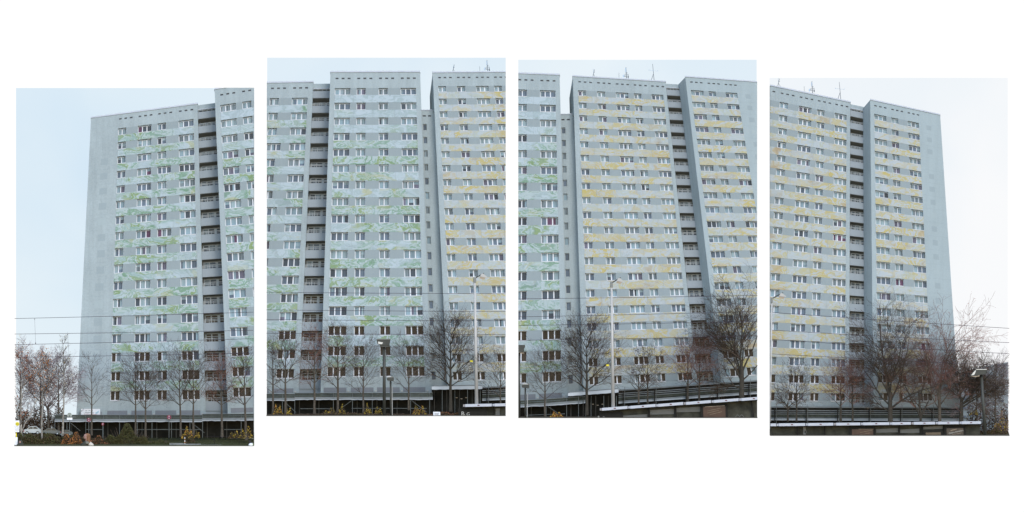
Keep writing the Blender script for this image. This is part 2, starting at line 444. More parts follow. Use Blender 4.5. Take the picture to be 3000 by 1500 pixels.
Z = 730 / 1741.0
def T1(x, y): return (30 + Z * x, 240 + Z * y)
def B1(x, y): return (30 + Z * x, 780 + Z * y)
def T2(x, y): return (770 + Z * x, 160 + Z * y)
def B2(x, y): return (770 + Z * x, 700 + Z * y)
def T3(x, y): return (1505 + Z * x, 165 + Z * y)
def B3(x, y): return (1505 + Z * x, 690 + Z * y)
def T4(x, y): return (2240 + Z * x, 215 + Z * y)
def B4(x, y): return (2240 + Z * x, 750 + Z * y)

# ------------------------------------------------------------------ setting: white margin sheet, sky, ground
emit('sky', [(-6000, -4000, 60), (9000, -4000, 60), (9000, 6000, 60), (-6000, 6000, 60)], [(3, 2, 1, 0)], 'margin_white', kind='structure')  # added glowing sheet: the white page margins round the four sets, not sky
for p, m in ((P1, 'sky_one'), (P2, 'sky_two'), (P3, 'sky_three'), (P4, 'sky_four')):
    MB().box(p.x0, p.y0, p.x1, p.y1, 14, 14.4).out('sky', m, kind='structure')

def ground(p, ytop, dfar, mat):
    v = [(p.x0, ytop, dfar), (p.x1, ytop, dfar), (p.x1, p.y1 - 1, -15), (p.x0, p.y1 - 1, -15)]
    v += [(x, p.y1, d) for x, y, d in v]
    v[6] = (p.x1, p.y1, -15); v[7] = (p.x0, p.y1, -15)
    emit('ground', v, [(3, 2, 1, 0), (4, 5, 6, 7), (0, 1, 5, 4), (1, 2, 6, 5), (2, 3, 7, 6), (3, 0, 4, 7)], mat, kind='structure')
ground(P1, 1268, 13.5, 'lawn'); ground(P2, 1207, 13.5, 'soil'); ground(P3, 1214, 13.5, 'soil'); ground(P4, 1258, 13.5, 'soil')

# ------------------------------------------------------------------ the towers
UAB = [(0, .11, 2), (.268, .449, 3), (.530, .642, 2), (.806, 1, 3)]
UB = [(0, .192, 3), (.270, .381, 2), (.540, .653, 2), (.810, 1, 3)]
UC = [(0, .09, 2), (.218, .311, 2), (.435, .583, 3), (.647, .734, 2), (.856, 1, 3)]
UD = [(0, .266, 3), (.375, .53, 2), (.745, 1, 3)]
ALLPANES = ['pane_dark', 'pane_slate', 'pane_mauve', 'pane_curtain', 'pane_blue', 'pane_net', 'pane_wine', 'pane_red', 'pane_brown']
WT = {'A': [1.3, 4.5, 1.2, 2.2, 2.2, 2.5, .16, .03, 0], 'B': [1.3, 4.5, 1.3, 2.5, 2.5, 2.2, .14, 0, 0], 'C': [.7, 3.4, 1.2, 3.5, 3, 2.5, .07, 0, 0], 'D': [.6, 2.8, 1.0, 4, 3, 3, .03, 0, 0]}

class Block:
    def __init__(s, pan, y0, TL, TR, BL, BR, n, wh, ky=8.0):
        s.pan, s.y0, s.n, s.wh, s.ky = pan, y0, n, wh, ky
        vt = n - 1 + wh
        s.H = homography([(0, vt), (1, vt), (0, 0), (1, 0)], [TL, TR, BL, BR])
        s.upm = 1.0 / 12.6        # u per metre, about
    def px(s, u, v, d=0.0):
        w = s.H @ np.array([u, v, 1.0])
        return (w[0] / w[2], w[1] / w[2] + s.ky * max(0, v) / s.n * d, s.y0 + d)
    def box(s, u0, u1, v0, v1, d0, d1):
        c = [(u0, v0), (u1, v0), (u1, v1), (u0, v1)]
        return [s.px(u, v, d0) for u, v in c] + [s.px(u, v, d1) for u, v in c], BOXF
    def part(s, name, u0, u1, v0, v1, d0, d1, mat, parent, **kw):
        v, f = s.box(u0, u1, v0, v1, d0, d1)
        return emit(name, v, f, mat, parent, s.pan, **kw)

def wall_mesh(b, uL, uR, vB, vT, holes, rev, back):
    us = sorted({uL, uR} | {h[0] for h in holes} | {h[1] for h in holes})
    vs = sorted({vB, vT} | {h[2] for h in holes} | {h[3] for h in holes})
    m = MB(); idx = {}
    def vid(u, v, d):
        k = (round(u, 6), round(v, 6), d)
        if k not in idx: idx[k] = len(m.v); m.v.append(b.px(u, v, d))
        return idx[k]
    for i in range(len(us) - 1):
        for j in range(len(vs) - 1):
            uc, vc = (us[i] + us[i + 1]) / 2, (vs[j] + vs[j + 1]) / 2
            if any(h[0] < uc < h[1] and h[2] < vc < h[3] for h in holes): continue
            m.f.append((vid(us[i], vs[j], 0), vid(us[i + 1], vs[j], 0), vid(us[i + 1], vs[j + 1], 0), vid(us[i], vs[j + 1], 0)))
    for (a, c, e, g) in holes:                       # reveals
        for (p, q) in (((a, e), (c, e)), ((c, e), (c, g)), ((c, g), (a, g)), ((a, g), (a, e))):
            m.f.append((vid(*p, 0), vid(*p, rev), vid(*q, rev), vid(*q, 0)))
    o = len(m.v)                                     # sides, roof, back
    fr = [(uL, vB), (uR, vB), (uR, vT), (uL, vT)]
    m.v += [b.px(u, v, 0) for u, v in fr]
    for u, v in fr:
        x, y, d = b.px(u, v, 0); m.v.append((x, y, b.y0 + back))
    m.f += [(o, o + 4, o + 5, o + 1), (o + 1, o + 5, o + 6, o + 2), (o + 2, o + 6, o + 7, o + 3), (o + 3, o + 7, o + 4, o), (o + 4, o + 7, o + 6, o + 5)]
    return m

def window(b, t, u0, u1, v0, v1, np_, key, i, rr, dull=False):
    """a white frame with mullions (part) that carries its panes and sill (sub-parts)"""
    um = b.upm; fw = .055 * um; mw = .145 * um; d0, d1 = .42, .50
    fv = .028
    m = MB()
    m.add(*b.box(u0, u0 + fw * (1.7 if key in 'AB' else 1.3), v0, v1, d0, d1)); m.add(*b.box(u1 - fw, u1, v0, v1, d0, d1))
    m.add(*b.box(u0 + fw, u1 - fw, v0, v0 + fv * 1.2, d0 - .01, d1)); m.add(*b.box(u0 + fw, u1 - fw, v1 - fv, v1, d0, d1))
    pw = (u1 - u0 - 2 * fw - (np_ - 1) * mw) / np_
    panes = []
    x = u0 + fw
    for k in range(np_):
        panes.append((x, x + pw))
        if k < np_ - 1: m.add(*b.box(x + pw, x + pw + mw, v0 + fv, v1 - fv, d0 - .015, d1))
        x += pw + mw
    w = m.out('window', 'frame_dull' if dull else 'frame_white', t, b.pan)
    if not w: return
    base = rr.choices(ALLPANES, WT[key])[0]
    low = i <= 2 and key in 'AB' or i <= 1
    mid = i <= 5 and key in 'AB'
    for (a, c) in panes:
        mt = base if rr.random() < .62 else rr.choices(ALLPANES, WT[key])[0]
        if low and rr.random() < .85: mt = 'pane_brown'  # low panes take the colour painted for tree reflections
        elif mid and rr.random() < .25: mt = 'pane_dark'
        split = rr.random()
        if split < .16 and mt not in ('pane_brown',):       # roller blind half way
            h = v0 + fv + (v1 - v0) * rr.uniform(.35, .65)
            b.part('pane', a, c, v0 + fv, h, .45, .49, mt, w); b.part('blind', a, c, h, v1 - fv, .445, .49, rr.choice(['pane_curtain', 'pane_blue']), w)
        elif split < .34 and mt not in ('pane_brown',):     # curtain drawn to one side
            h = a + (c - a) * rr.uniform(.3, .7)
            m1, m2 = (mt, rr.choice(['pane_curtain', 'pane_net', 'pane_blue']))
            if rr.random() < .5: m1, m2 = m2, m1
            b.part('pane', a, h, v0 + fv, v1 - fv, .45, .49, m1, w); b.part('curtain', h, c, v0 + fv, v1 - fv, .452, .49, m2, w)
        else:
            b.part('pane', a, c, v0 + fv, v1 - fv, .45, .49, mt, w)
    b.part('sill', u0, u1, v0 - .012, v0 + .018, -.06, d0 - .015, 'sill', w)

def tower(b, key, cols, uL, uR, vT, vB, label, back, band, vents, seed, group='apartment towers of the slab block', bases=True, wallmat='wall_concrete'):
    rr = random.Random(seed)
    bx, by, _ = b.px(.5, vB)
    t = thing('apartment_tower', label, 'tower block', min(max(bx, b.pan.x0), b.pan.x1), min(by, b.pan.y1), b.y0, group)
    n, wh = b.n, b.wh
    holes = []; wins = []
    for i in range(n):
        for ci, (u0, u1, k) in enumerate(cols):
            a, c, kk = u0, u1, k
            if key == 'A' and ci == 2 and i in (13, 9) : c = u1 + .06; kk = 3
            holes.append((a, c, i, i + wh)); wins.append((a, c, i, kk))
    vsp, vw, vv = vents
    vh = []
    for (u0, u1, k) in cols:
        for j in range(3):
            a = u0 + .006 + vsp * j
            vh.append((a, a + vw, n - 1 + wh + vv, n - 1 + wh + vv + .12))
    wall_mesh(b, uL, uR, vB, vT, holes + vh, .55, back).out('wall', wallmat, t, b.pan)
    for (a, c, e, g) in vh:
        o = b.part('vent', a, c, e + .045, g, .10, .45, 'vent_dark', t)
        if o: b.part('vent_lip', a, c, e, e + .045, .05, .4, 'vent_lip', o)
    b.part('roof_coping', uL - .004, uR + .004, vT, vT + .10, -.12, .6, 'coping', t)
    g = .0016
    cuts = [0] + [(cols[j][1] + cols[j + 1][0]) / 2 for j in range(len(cols) - 1)] + [1]
    for i in range(n - 1):                               # painted bands, one slab per bay
        f = i / (n - 1)
        for j in range(len(cuts) - 1):
            if band == 'band_green':
                sat = 1.0 if key == 'A' else max(0.0, min(1, 1.35 - max(0, f - .62) * 4.2))
                col = (min(1, sat * rr.uniform(.7, 1.0)), rr.uniform(.05, .6) * (1 if key == 'A' else sat), 0, 1)
            else:
                col = (rr.uniform(.5, 1.0), rr.uniform(.0, .6), 0, 1)
            b.part('painted_panel', cuts[j] + g, cuts[j + 1] - g, i + wh + .006, i + 1 - .004, -.035, .1, band, t, color=col)
    for i in range(n):                                   # plain slabs between the windows
        row = [w for w in wins if w[2] == i]
        for j in range(len(row) - 1):
            a, c = row[j][1] + .003, row[j + 1][0] - .003
            if c - a > .02: b.part('infill_panel', a, c, i + .004, i + wh - .004, -.012, .1, 'infill', t)
        for (a, c, _, k) in row:
            window(b, t, a, c, i, i + wh, k, key, i, rr)
    if bases:
        for (a, c) in ((-.03, .2), (.245, .475), (.51, .74), (.775, 1.0)):
            b.part('base_panel', a, c, -.73, -.5, -.03, .1, 'base_panel', t)
            l = b.part('wall_lamp', c + .012, c + .03, -.70, -.64, -.3, -.01, 'lamp_white', t)
    return t

def balconies(b, t, u0, u1, seed, sidewall=True):
    """loggia stack: each balcony is a parapet with slab, railing and glazing behind it"""
    rr = random.Random(seed)
    n = b.n; D = 1.6; u2 = u1 + .05
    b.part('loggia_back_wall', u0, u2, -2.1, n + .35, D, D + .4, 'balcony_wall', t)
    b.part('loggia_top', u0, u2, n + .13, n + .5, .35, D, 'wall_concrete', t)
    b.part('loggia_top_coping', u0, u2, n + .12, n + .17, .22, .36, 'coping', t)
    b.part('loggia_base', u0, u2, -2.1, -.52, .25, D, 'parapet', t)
    w = u1 - u0
    for i in range(-1, n):
        p = b.part('balcony', u0 + .002, u2, i + .47, i + .94, .08, .2, 'parapet', t)
        if not p: continue
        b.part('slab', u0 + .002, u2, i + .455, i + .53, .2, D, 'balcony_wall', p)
        m = MB()
        m.add(*b.box(u0 + .004, u1, i + 1.03, i + 1.05, .12, .16)); m.add(*b.box(u0 + .004, u1, i + 1.10, i + 1.12, .12, .16))
        for k in range(5):
            x = u0 + .008 + w * k / 4.2
            m.add(*b.box(x, x + .004, i + .94, i + 1.12, .12, .16))
        m.out('railing', 'frame_dull', p, b.pan)
        if i == n - 1: continue
        v0, v1 = i + .93, i + 1.40
        m = MB(); fr = .011
        xs = [u0 + w * .10, u0 + w * .38, u0 + w * .70, u0 + w * .78, u0 + w * 1.02]
        for x in xs: m.add(*b.box(x - fr / 2, x + fr / 2, v0 - .3, v1, D - .12, D))
        m.add(*b.box(xs[0], xs[-1], v1 - .03, v1, D - .11, D)); m.add(*b.box(xs[0], xs[-1], v1 - .17, v1 - .14, D - .11, D))
        m.add(*b.box(xs[2], xs[3], v0 - .3, v1 - .04, D - .10, D))
        m.out('glazing_frame', 'frame_dull', p, b.pan)
        for a, c in ((xs[0], xs[1]), (xs[1], xs[2]), (xs[3], xs[4])):
            b.part('pane', a + fr / 2, c - fr / 2, v0 - .3, v1 - .03, D - .06, D - .01, 'pane_brown' if i < 4 else rr.choice(['pane_dark', 'pane_dark', 'pane_slate', 'pane_net']), p)

VA = (.075, .036, .60)
# --- view 1
bA1 = Block(P1, 3.0, T1(754, 324), T1(1280, 258), B1(697, 940), B1(1326, 935), 17, .50)
tA1 = tower(bA1, 'A', UAB, -.388, 1.057, 17.50, -2.05, 'green-banded apartment tower with a blank windowless left edge, farthest left of all', 8, 'band_green', VA, 1)
for i in range(1, 15):
    bA1.part('wall_patch', -.225 + .004 * math.sin(i), -.125, i + .02, i + .46, -.006, .05, 'patch' if i % 5 else 'patch_light', tA1)
for i in range(-1, 18):
    bA1.part('joint_strip', -.386, -.01, i - .30, i - .285, -.004, .03, 'patch', tA1)
bA1.part('joint_strip', -.302, -.300, -2, 17.4, -.005, .03, 'patch', tA1)
balconies(bA1, tA1, 1.057, 1.29, 3)
bB1 = Block(P1, 0.0, T1(1467, 162), T1(2050, 74), B1(1557, 917), B1(2250, 897), 17, .48)
tower(bB1, 'B', UB, -.062, 1.056, 17.56, -2.05, 'taller grey tower cut off at the right edge of the first view from the left', 9, 'band_green', VA, 21)
# --- view 2
bA2 = Block(P2, 3.0, T2(-249, 308), T2(313, 300), B2(-434, 980), B2(217, 975), 17, .49)
tA2 = tower(bA2, 'A', UAB, -.388, 1.060, 17.52, -2.05, 'green-banded tower cut off at the left edge of the second view from the left', 8, 'band_green', VA, 1)
balconies(bA2, tA2, 1.060, 1.285, 3)
bB2 = Block(P2, 0.0, T2(503, 234), T2(1070, 232), B2(448, 964), B2(1133, 961), 17, .48)
tower(bB2, 'B', UB, -.060, 1.056, 17.56, -2.05, 'tall grey tower, pale blue bands above and green below, seen whole in the second view', 9, 'band_green', VA, 21)
bC2 = Block(P2, 0.6, T2(1225, 220), T2(1831, 216), B2(1328, 988), B2(2063, 985), 20, .47)
# --- view 3
bB3 = Block(P3, 0.0, T3(-290, 220), T3(292, 239), B3(-383, 1056), B3(335, 1021), 17, .48)
bC3 = Block(P3, 0.6, T3(450, 236), T3(1046, 269), B3(527, 1046), B3(1252, 1011), 20, .46)
bD3 = Block(P3, -2.4, T3(1237, 235), T3(1561, 257), B3(1480, 990), B3(1880, 962), 20, .46)
# --- view 4
bC4 = Block(P4, 0.6, T4(-32, 170), T4(574, 291), B4(-168, 1012), B4(562, 1016), 20, .47)
bD4 = Block(P4, -2.4, T4(765, 282), T4(1077, 347), B4(793, 1012), B4(1172, 1014), 20, .47)
VC = (.063, .030, .62); VD = (.105, .055, .62)
tower(bB3, 'B', UB, -.060, 1.056, 17.56, -2.1, 'green-banded tower cut off at the left edge of the third view from the left', 9, 'band_green', VA, 21)
for b, lab, sd_ in ((bC2, 'yellow-banded tower cut off at the right edge of the second view from the left', 41),
                    (bC3, 'yellow-banded tower with five window columns, seen whole in the third view', 41),
                    (bC4, 'yellow-banded tower cut off at the left edge of the rightmost view', 41)):
    t = tower(b, 'C', UC, -.056, 1.043, 20.54, -2.3, lab, 9, 'band_yellow', VC, sd_, bases=False)
    if b is not bC2: balconies(b, t, 1.043, 1.212 if b is bC3 else 1.207, 5)
    if b is not bC4:                                   # return wall above the lower stair tower
        x0, y0, d0 = b.px(-.056, 20.54); x1, y1, d1 = b.px(-.056, 17.4)
        if b is bC2: q = [(x0, y0), T2(1166, 290), T2(1168, 386), (x1, y1)]
        else: q = [(x0, y0), T3(389, 292), T3(392, 396), (x1, y1)]
        v = [(q[0][0], q[0][1], b.y0), (q[1][0], q[1][1], b.y0 + 5), (q[2][0], q[2][1], b.y0 + 5), (q[3][0], q[3][1], b.y0)]
        emit('return_wall', v + [(x + 6, y + 2, d + .3) for x, y, d in v], BOXF, 'wall_concrete', t, b.pan)
for b, bc, lab in ((bD3, bC3, 'yellow-banded end tower with bare tree in front, at the right edge of the third view'), (bD4, bC4, 'end tower with yellow bands and blank patched right edge, in the rightmost view')):
    t = tower(b, 'D', UD, -.084, 1.52, 20.54, -2.3, lab, 10, 'band_yellow', VD, 61, bases=False, wallmat='wall_concrete_d')
    for i in range(0, 20):
        b.part('wall_patch', 1.17 + .006 * math.sin(i * 2.1), 1.285, i + .03, i + .42, -.006, .05, 'patch' if i % 4 else 'patch_light', t)
        b.part('joint_strip', 1.01, 1.515, i - .30, i - .285, -.004, .03, 'patch', t)
    e = 1.21 if bc is bC3 else 1.203
    v = [bc.px(e, -2.3, 0), b.px(-.084, -2.3, 0), b.px(-.084, 20.54, 0), bc.px(e, 20.9 if bc is bC3 else 20.95, 0)]
    v = [(v[0][0], v[1][1], v[0][2]), v[1], v[2], (v[3][0], v[2][1] + (20 if bc is bC3 else 24), v[3][2])]
    emit('return_wall', v + [(x, y, 6) for x, y, d in v], BOXF, 'wall_concrete', t, b.pan)
# stair towers between the green and the yellow tower
for pan, c, lab in ((P2, [T2(1113, 482), T2(1211, 482), B2(1172, 987), B2(1290, 987)], 'narrow lower stair tower with one window column in the second view'),
                    (P3, [T3(329, 495), T3(428, 493), B3(376, 1040), B3(500, 1032)], 'narrow lower stair tower with one window column in the third view')):
    b = Block(pan, 2.2, *c, 17, .5)
    b.upm = 1 / 3.0
    x, y, _ = b.px(.5, -2)
    t = thing('stair_tower', lab, 'stair tower', x, min(y, pan.y1), 2.2)
    uw = (.05, .32)
    holes = [(uw[0], uw[1], i, i + .48) for i in range(17)] + [(.06, .28, 17.05, 17.16), (.44, .66, 17.05, 17.16)]
    wall_mesh(b, -.3, 1.02, -2.1, 17.52, holes, .5, 6).out('wall', 'wall_concrete', t, pan)
    b.part('roof_coping', -.3, 1.02, 17.52, 17.58, -.1, 2, 'coping', t)
    for h in holes[-2:]: b.part('vent', *h, .1, .45, 'vent_dark', t)
    rr = random.Random(91)
    for i in range(17):
        m = MB(); m.add(*b.box(uw[0], uw[0] + .025, i, i + .48, .26, .34)); m.add(*b.box(uw[1] - .025, uw[1], i, i + .48, .26, .34))
        m.add(*b.box(uw[0], uw[1], i, i + .03, .25, .34)); m.add(*b.box(uw[0], uw[1], i + .45, i + .48, .25, .34))
        w = m.out('window', 'frame_dull', t, pan)
        if w: b.part('pane', uw[0] + .025, uw[1] - .025, i + .03, i + .45, .29, .33, rr.choice(['pane_slate', 'pane_net', 'pane_blue', 'pane_slate']), w)
    # lightning rod running down the joint
    p, q = b.px(.93, 17.4, -.1), b.px(.93, -1, -.1)
    MB().tube(p, q, .35, .35, 5).out('downpipe', 'steel_post', t, pan)

# ------------------------------------------------------------------ rooftop antennas
def antenna(x, ytop, ybase, kind, pan, label, d=2.0):
    t = thing('rooftop_antenna', label, 'antenna', x, ybase, d, 'antennas on the tower roofs')
    if kind == 'sticks':
        h = ybase - ytop
        MB().tube((x - 4, ybase + 3, d), (x + 2, ytop, d), .9, .6, 6).out('mast', 'antenna', t, pan)
        MB().tube((x - 2, ytop - 1, d + .3), (x - .5, ytop + h * .55, d + .3), .5, .5, 6).out('rod', 'antenna_pale', t, pan)
        MB().tube((x - 1, ytop + h * .6, d), (x + 6, ybase + 3, d - .5), .4, .4, 6).out('stay', 'antenna', t, pan)
        MB().tube((x, ytop + h * .38, d), (x + 3, ytop + h * .36, d), .5, .5, 6).out('arm', 'antenna', t, pan)
    elif kind == 'cell':
        MB().tube((x, ybase + 3, d), (x - 2, ytop, d), 1.0, .8, 6).out('mast', 'antenna', t, pan)
        MB().box(x - 4.2, ytop + 2, x - 1.2, ytop + 15, d - .25, d).out('panel_antenna', 'antenna_pale', t, pan)
        MB().box(x - 11, ytop + 22, x - 7.5, ytop + 30, d - .25, d).out('panel_antenna', 'antenna_pale', t, pan)
        for (dx, y0, y1) in ((-5, 21, 28), (4, 20, 31), (5, 25, 32)):
            MB().box(x + dx - .8, ytop + y0, x + dx + .8, ytop + y1, d - .2, d).out('panel_antenna', 'antenna', t, pan)
        MB().bar((x - 10, ytop + 25), (x + 6, ytop + 29), .9, d - .05, d + .05).out('arm', 'antenna', t, pan)
        MB().bar((x - 5, ytop + 20), (x + 5, ytop + 20), .8, d - .05, d + .05).out('arm', 'antenna', t, pan)
        MB().bar((x - 3, ytop + 15), (x + 3, ytop + 16), .8, d - .05, d + .05).out('arm', 'antenna', t, pan)
    elif kind == 'cross':
        h = ybase - ytop
        MB().tube((x + 5, ybase + 3, d), (x, ytop, d), .8, .5, 6).out('mast', 'antenna', t, pan)
        MB().tube((x - 6, ybase + 3, d - .4), (x + 2, ytop + h * .6, d), .8, .6, 6).out('stay', 'antenna', t, pan)
        MB().bar((x - 11, ytop + h * .36), (x + 15, ytop + h * .42), .8, d - .04, d + .04).out('arm', 'antenna_pale', t, pan)
        for dx, k in ((-11, .33), (15, .36)):
            MB().box(x + dx - .5, ytop + h * k - 1, x + dx + .5, ytop + h * k + 3, d - .05, d + .05).out('arm_tip', 'antenna_pale', t, pan)
    else:
        MB().tube((x, ybase + 3, d), (x - 1, ytop, d), .35, .3, 5).out('rod', 'antenna', t, pan)
        for k in range(3): MB().disc(x - .5, ytop + 3 + k * 4, .8, d - .1, d + .1, 8).out('element', 'antenna', t, pan)
antenna(1329, 189, 212, 'sticks', P2, 'two crossed rods on the roof, left antenna of the second view')
antenna(1406, 194, 212, 'rod', P2, 'thin single rod antenna on the roof in the second view')
antenna(1429, 176, 212, 'cell', P2, 'mobile phone mast cluster on the roof in the second view')
antenna(1740, 203, 226, 'sticks', P3, 'two crossed rods on the roof, left antenna of the third view')
antenna(1814, 213, 230, 'rod', P3, 'thin single rod antenna on the roof in the third view')
antenna(1836, 197, 233, 'cell', P3, 'mobile phone mast cluster on the roof in the third view')
antenna(1912, 187, 238, 'cross', P3, 'tall braced mast with a crossbar on the roof in the third view')
antenna(2282, 230, 253, 'sticks', P4, 'two crossed rods on the roof, left antenna of the rightmost view')
antenna(2357, 252, 268, 'rod', P4, 'thin single rod antenna on the roof in the rightmost view')
antenna(2381, 238, 275, 'cell', P4, 'mobile phone mast cluster on the roof in the rightmost view')
antenna(2459, 240, 293, 'cross', P4, 'tall braced mast with a crossbar on the roof in the rightmost view')

# ------------------------------------------------------------------ canopies along the foot of the towers
def canopy(pan, segs, label, gy, posts, rails=(), braces=(), dback=-2.6, dfront=-5.0):
    """segs: list of ((x0,y0),(x1,y1)) lines of the top rail; heights below it fixed"""
    x, y = segs[0][0]
    t = thing('walkway_canopy', label, 'canopy', x, gy, dfront, 'covered walkways at the foot of the towers')
    def lineY(px):
        for (a, b) in segs:
            if a[0] <= px <= b[0]: return a[1] + (b[1] - a[1]) * (px - a[0]) / (b[0] - a[0])
        a, b = segs[-1]; return b[1]
    for (a, b) in segs:
        def strip(y0, y1, d0, d1): return MB().prism([(a[0], a[1] + y1), (b[0], b[1] + y1), (b[0], b[1] + y0), (a[0], a[1] + y0)], d0, d1)
        strip(0, 1.6, dfront - .2, dfront).out('top_rail', 'canopy_grey', t, pan)
        strip(1.6, 6.5, dfront - .05, dfront + .1).out('upper_board', 'canopy_teal', t, pan)
        strip(7.0, 12.2, dfront, dfront + .15).out('lower_board', 'canopy_teal', t, pan)
        # sagging roof sheeting: a wavy white edge below a grey sheet
        n = max(2, int((b[0] - a[0]) / 9)); rr = random.Random(int(a[0]))
        top = []; bot = []
        for k in range(n + 1):
            f = k / n; px = a[0] + (b[0] - a[0]) * f; py = a[1] + (b[1] - a[1]) * f
            top.append((px, py)); bot.append(rr.uniform(-.7, .9))
        m = MB(); m2 = MB()
        for k in range(n):
            (x0, y0), (x1, y1) = top[k], top[k + 1]
            m.prism([(x0, y0 + 18.5 + bot[k] * .5), (x1, y1 + 18.5 + bot[k + 1] * .5), (x1, y1 + 12.2), (x0, y0 + 12.2)], dfront - .3, dfront + .05)
            m2.prism([(x0, y0 + 20.8 + bot[k]), (x1, y1 + 20.8 + bot[k + 1]), (x1, y1 + 18.2 + bot[k + 1]), (x0, y0 + 18.2 + bot[k])], dfront - .5, dfront - .25)
        m.out('roof_sheet', 'canopy_grey', t, pan); m2.out('gutter', 'gutter', t, pan)
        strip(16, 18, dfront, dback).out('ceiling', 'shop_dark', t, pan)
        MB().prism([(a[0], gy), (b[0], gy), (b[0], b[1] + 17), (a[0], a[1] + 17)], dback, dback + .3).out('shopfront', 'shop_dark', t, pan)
    for px in posts:
        MB().tube((px, gy, dfront - .25), (px, lineY(px) + 2, dfront - .25), .9, .9, 6).out('post', 'steel_post', t, pan)
        MB().box(px + 12, lineY(px) + 19, px + 15, gy, dback - .25, dback - .02).out('column', 'column', t, pan)
    for (a, b) in rails:
        MB().bar(a, b, 1.3, dfront - .1, dfront + .02).out('hand_rail', 'steel_post', t, pan)
    for (a, b) in braces:
        MB().bar(a, b, 1.0, dfront - .2, dfront - .08).out('brace', 'steel_post', t, pan)
    return t
t = canopy(P1, [((161, 1214.5), (593, 1215)), ((593, 1212), (744, 1211))], 'grey covered walkway on posts in the first view from the left', 1284,
       [161.5, 197, 252, 303, 351, 403, 446, 503, 557, 594, 651, 707], [((253, 1258), (302, 1258)), ((400, 1258), (590, 1258)), ((657, 1258), (708, 1258))],
       [((560, 1237), (600, 1268)), ((205, 1236), (236, 1262))])
canopy(P2, [((781, 1153), (864, 1153)), ((864, 1150.5), (1268, 1150))], 'grey covered walkway on posts behind trees in the second view', 1217,
       [828, 864, 921, 977, 1033, 1091, 1150, 1203, 1259], [((880, 1197), (976, 1197)), ((1030, 1196), (1250, 1196))], [((829, 1173), (868, 1208)), ((1031, 1173), (1005, 1192)), ((1205, 1172), (1250, 1207))])
canopy(P3, [((1519, 1172.5), (1600, 1168)), ((1600, 1168), (1718, 1160))], 'grey covered walkway in the left part of the third view', 1223,
       [1543, 1600, 1660, 1716], [((1545, 1216), (1655, 1212))], [((1604, 1190), (1640, 1214))])

def entrance(pan, pts, label, gy, d=-6):
    x0, y0 = pts[0]
    t = thing('entrance_awning', label, 'awning', x0, gy, d)
    (ax, ay), (bx, by) = pts
    m = MB(); n = 12
    for k in range(n):
        f0, f1 = k / n, (k + 1) / n
        m.prism([(ax + (bx - ax) * f0, ay + (by - ay) * f0 + 9 + (k % 2) * .7), (ax + (bx - ax) * f1, ay + (by - ay) * f1 + 9 + ((k + 1) % 2) * .7), (ax + (bx - ax) * f1, ay + (by - ay) * f1), (ax + (bx - ax) * f0, ay + (by - ay) * f0)], d - .2, d)
    m.out('fabric', 'awning', t, pan)
    MB().prism([(ax, ay), (bx, by), (bx - 4, by - 3), (ax + 4, ay - 3)], d, -3).out('roof', 'canopy_grey', t, pan)
    MB().prism([(ax, gy), (bx, gy), (bx, by + 9), (ax, ay + 9)], -2.4, -2.1).out('doorway', 'shop_dark', t, pan)
    for k in range(8):
        px = ax + (bx - ax) * (k + .5) / 8 + (3 if k % 2 else -2)
        MB().tube((px, gy, d + (.4 if k % 3 else 2)), (px, ay + 8, d + (.4 if k % 3 else 2)), .9, .9, 6).out('post', 'steel_post' if k % 2 else 'column', t, pan)
    for k in range(3):
        MB().box(ax + 70 + k * 14, ay + 32 + (k % 2) * 3, ax + 76 + k * 14, ay + 34 + (k % 2) * 3, -2.6, -2.45).out('ceiling_light', 'lens_brown', t, pan)
    return t
entrance(P2, ((1265, 1132), (1413, 1130)), 'white fabric awning over the dark entrance in the second view', 1216)
entrance(P3, ((1664, 1151), (1812, 1140)), 'white fabric awning over the dark entrance in the third view', 1222)

def lowblock(pan, a, b, label, gy, bands, d=-4.2):
    """long dark ground-floor row: stacked rails, gutters and dark glazing"""
    t = thing('shop_row', label, 'shop row', a[0], gy, d, 'ground-floor shop rows')
    def strip(y0, y1, d0, d1): return MB().prism([(a[0], a[1] + y1), (b[0], b[1] + y1), (b[0], b[1] + y0), (a[0], a[1] + y0)], d0, d1)
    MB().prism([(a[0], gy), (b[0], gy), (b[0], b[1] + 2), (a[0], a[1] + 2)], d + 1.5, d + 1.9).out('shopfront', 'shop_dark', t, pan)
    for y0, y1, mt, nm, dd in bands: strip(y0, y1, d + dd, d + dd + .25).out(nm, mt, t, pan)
    n = int((b[0] - a[0]) / 92)
    for k in range(n + 1):
        px = a[0] + 12 + k * 92; py = a[1] + (b[1] - a[1]) * (px - a[0]) / (b[0] - a[0])
        if px < b[0]:
            MB().box(px, py + 4, px + 3.2, gy, d - .7, d - .4).out('column', 'shelter_dark', t, pan)
            MB().tube((px + 6, gy, d - .8), (px + 6, py - 6, d - .8), .7, .7, 6).out('post', 'steel_post', t, pan)
    return t
BANDS = [(0, 4, 'canopy_grey', 'roof_edge', 0), (4, 11, 'shop_dark', 'fascia', .2), (11, 13, 'canopy_grey', 'rail', -.4), (16, 18, 'canopy_grey', 'rail', -.35),
         (21, 24, 'canopy_grey', 'lower_roof', .1), (24, 31, 'canopy_teal', 'board', .3), (33, 38, 'canopy_grey', 'roof_sheet', 0), (38, 41, 'gutter', 'gutter', -.2)]
lowblock(P2, (1413, 1133), (1482, 1130), 'dark shop row right of the lamp mast in the second view', 1217, BANDS)
lowblock(P3, (1812, 1141), (2218, 1113), 'long dark shop row behind the shelter in the third view', 1222, BANDS)
lowblock(P4, (2256, 1190), (2815, 1192), 'long dark shop row behind the shelter in the rightmost view', 1270, BANDS)

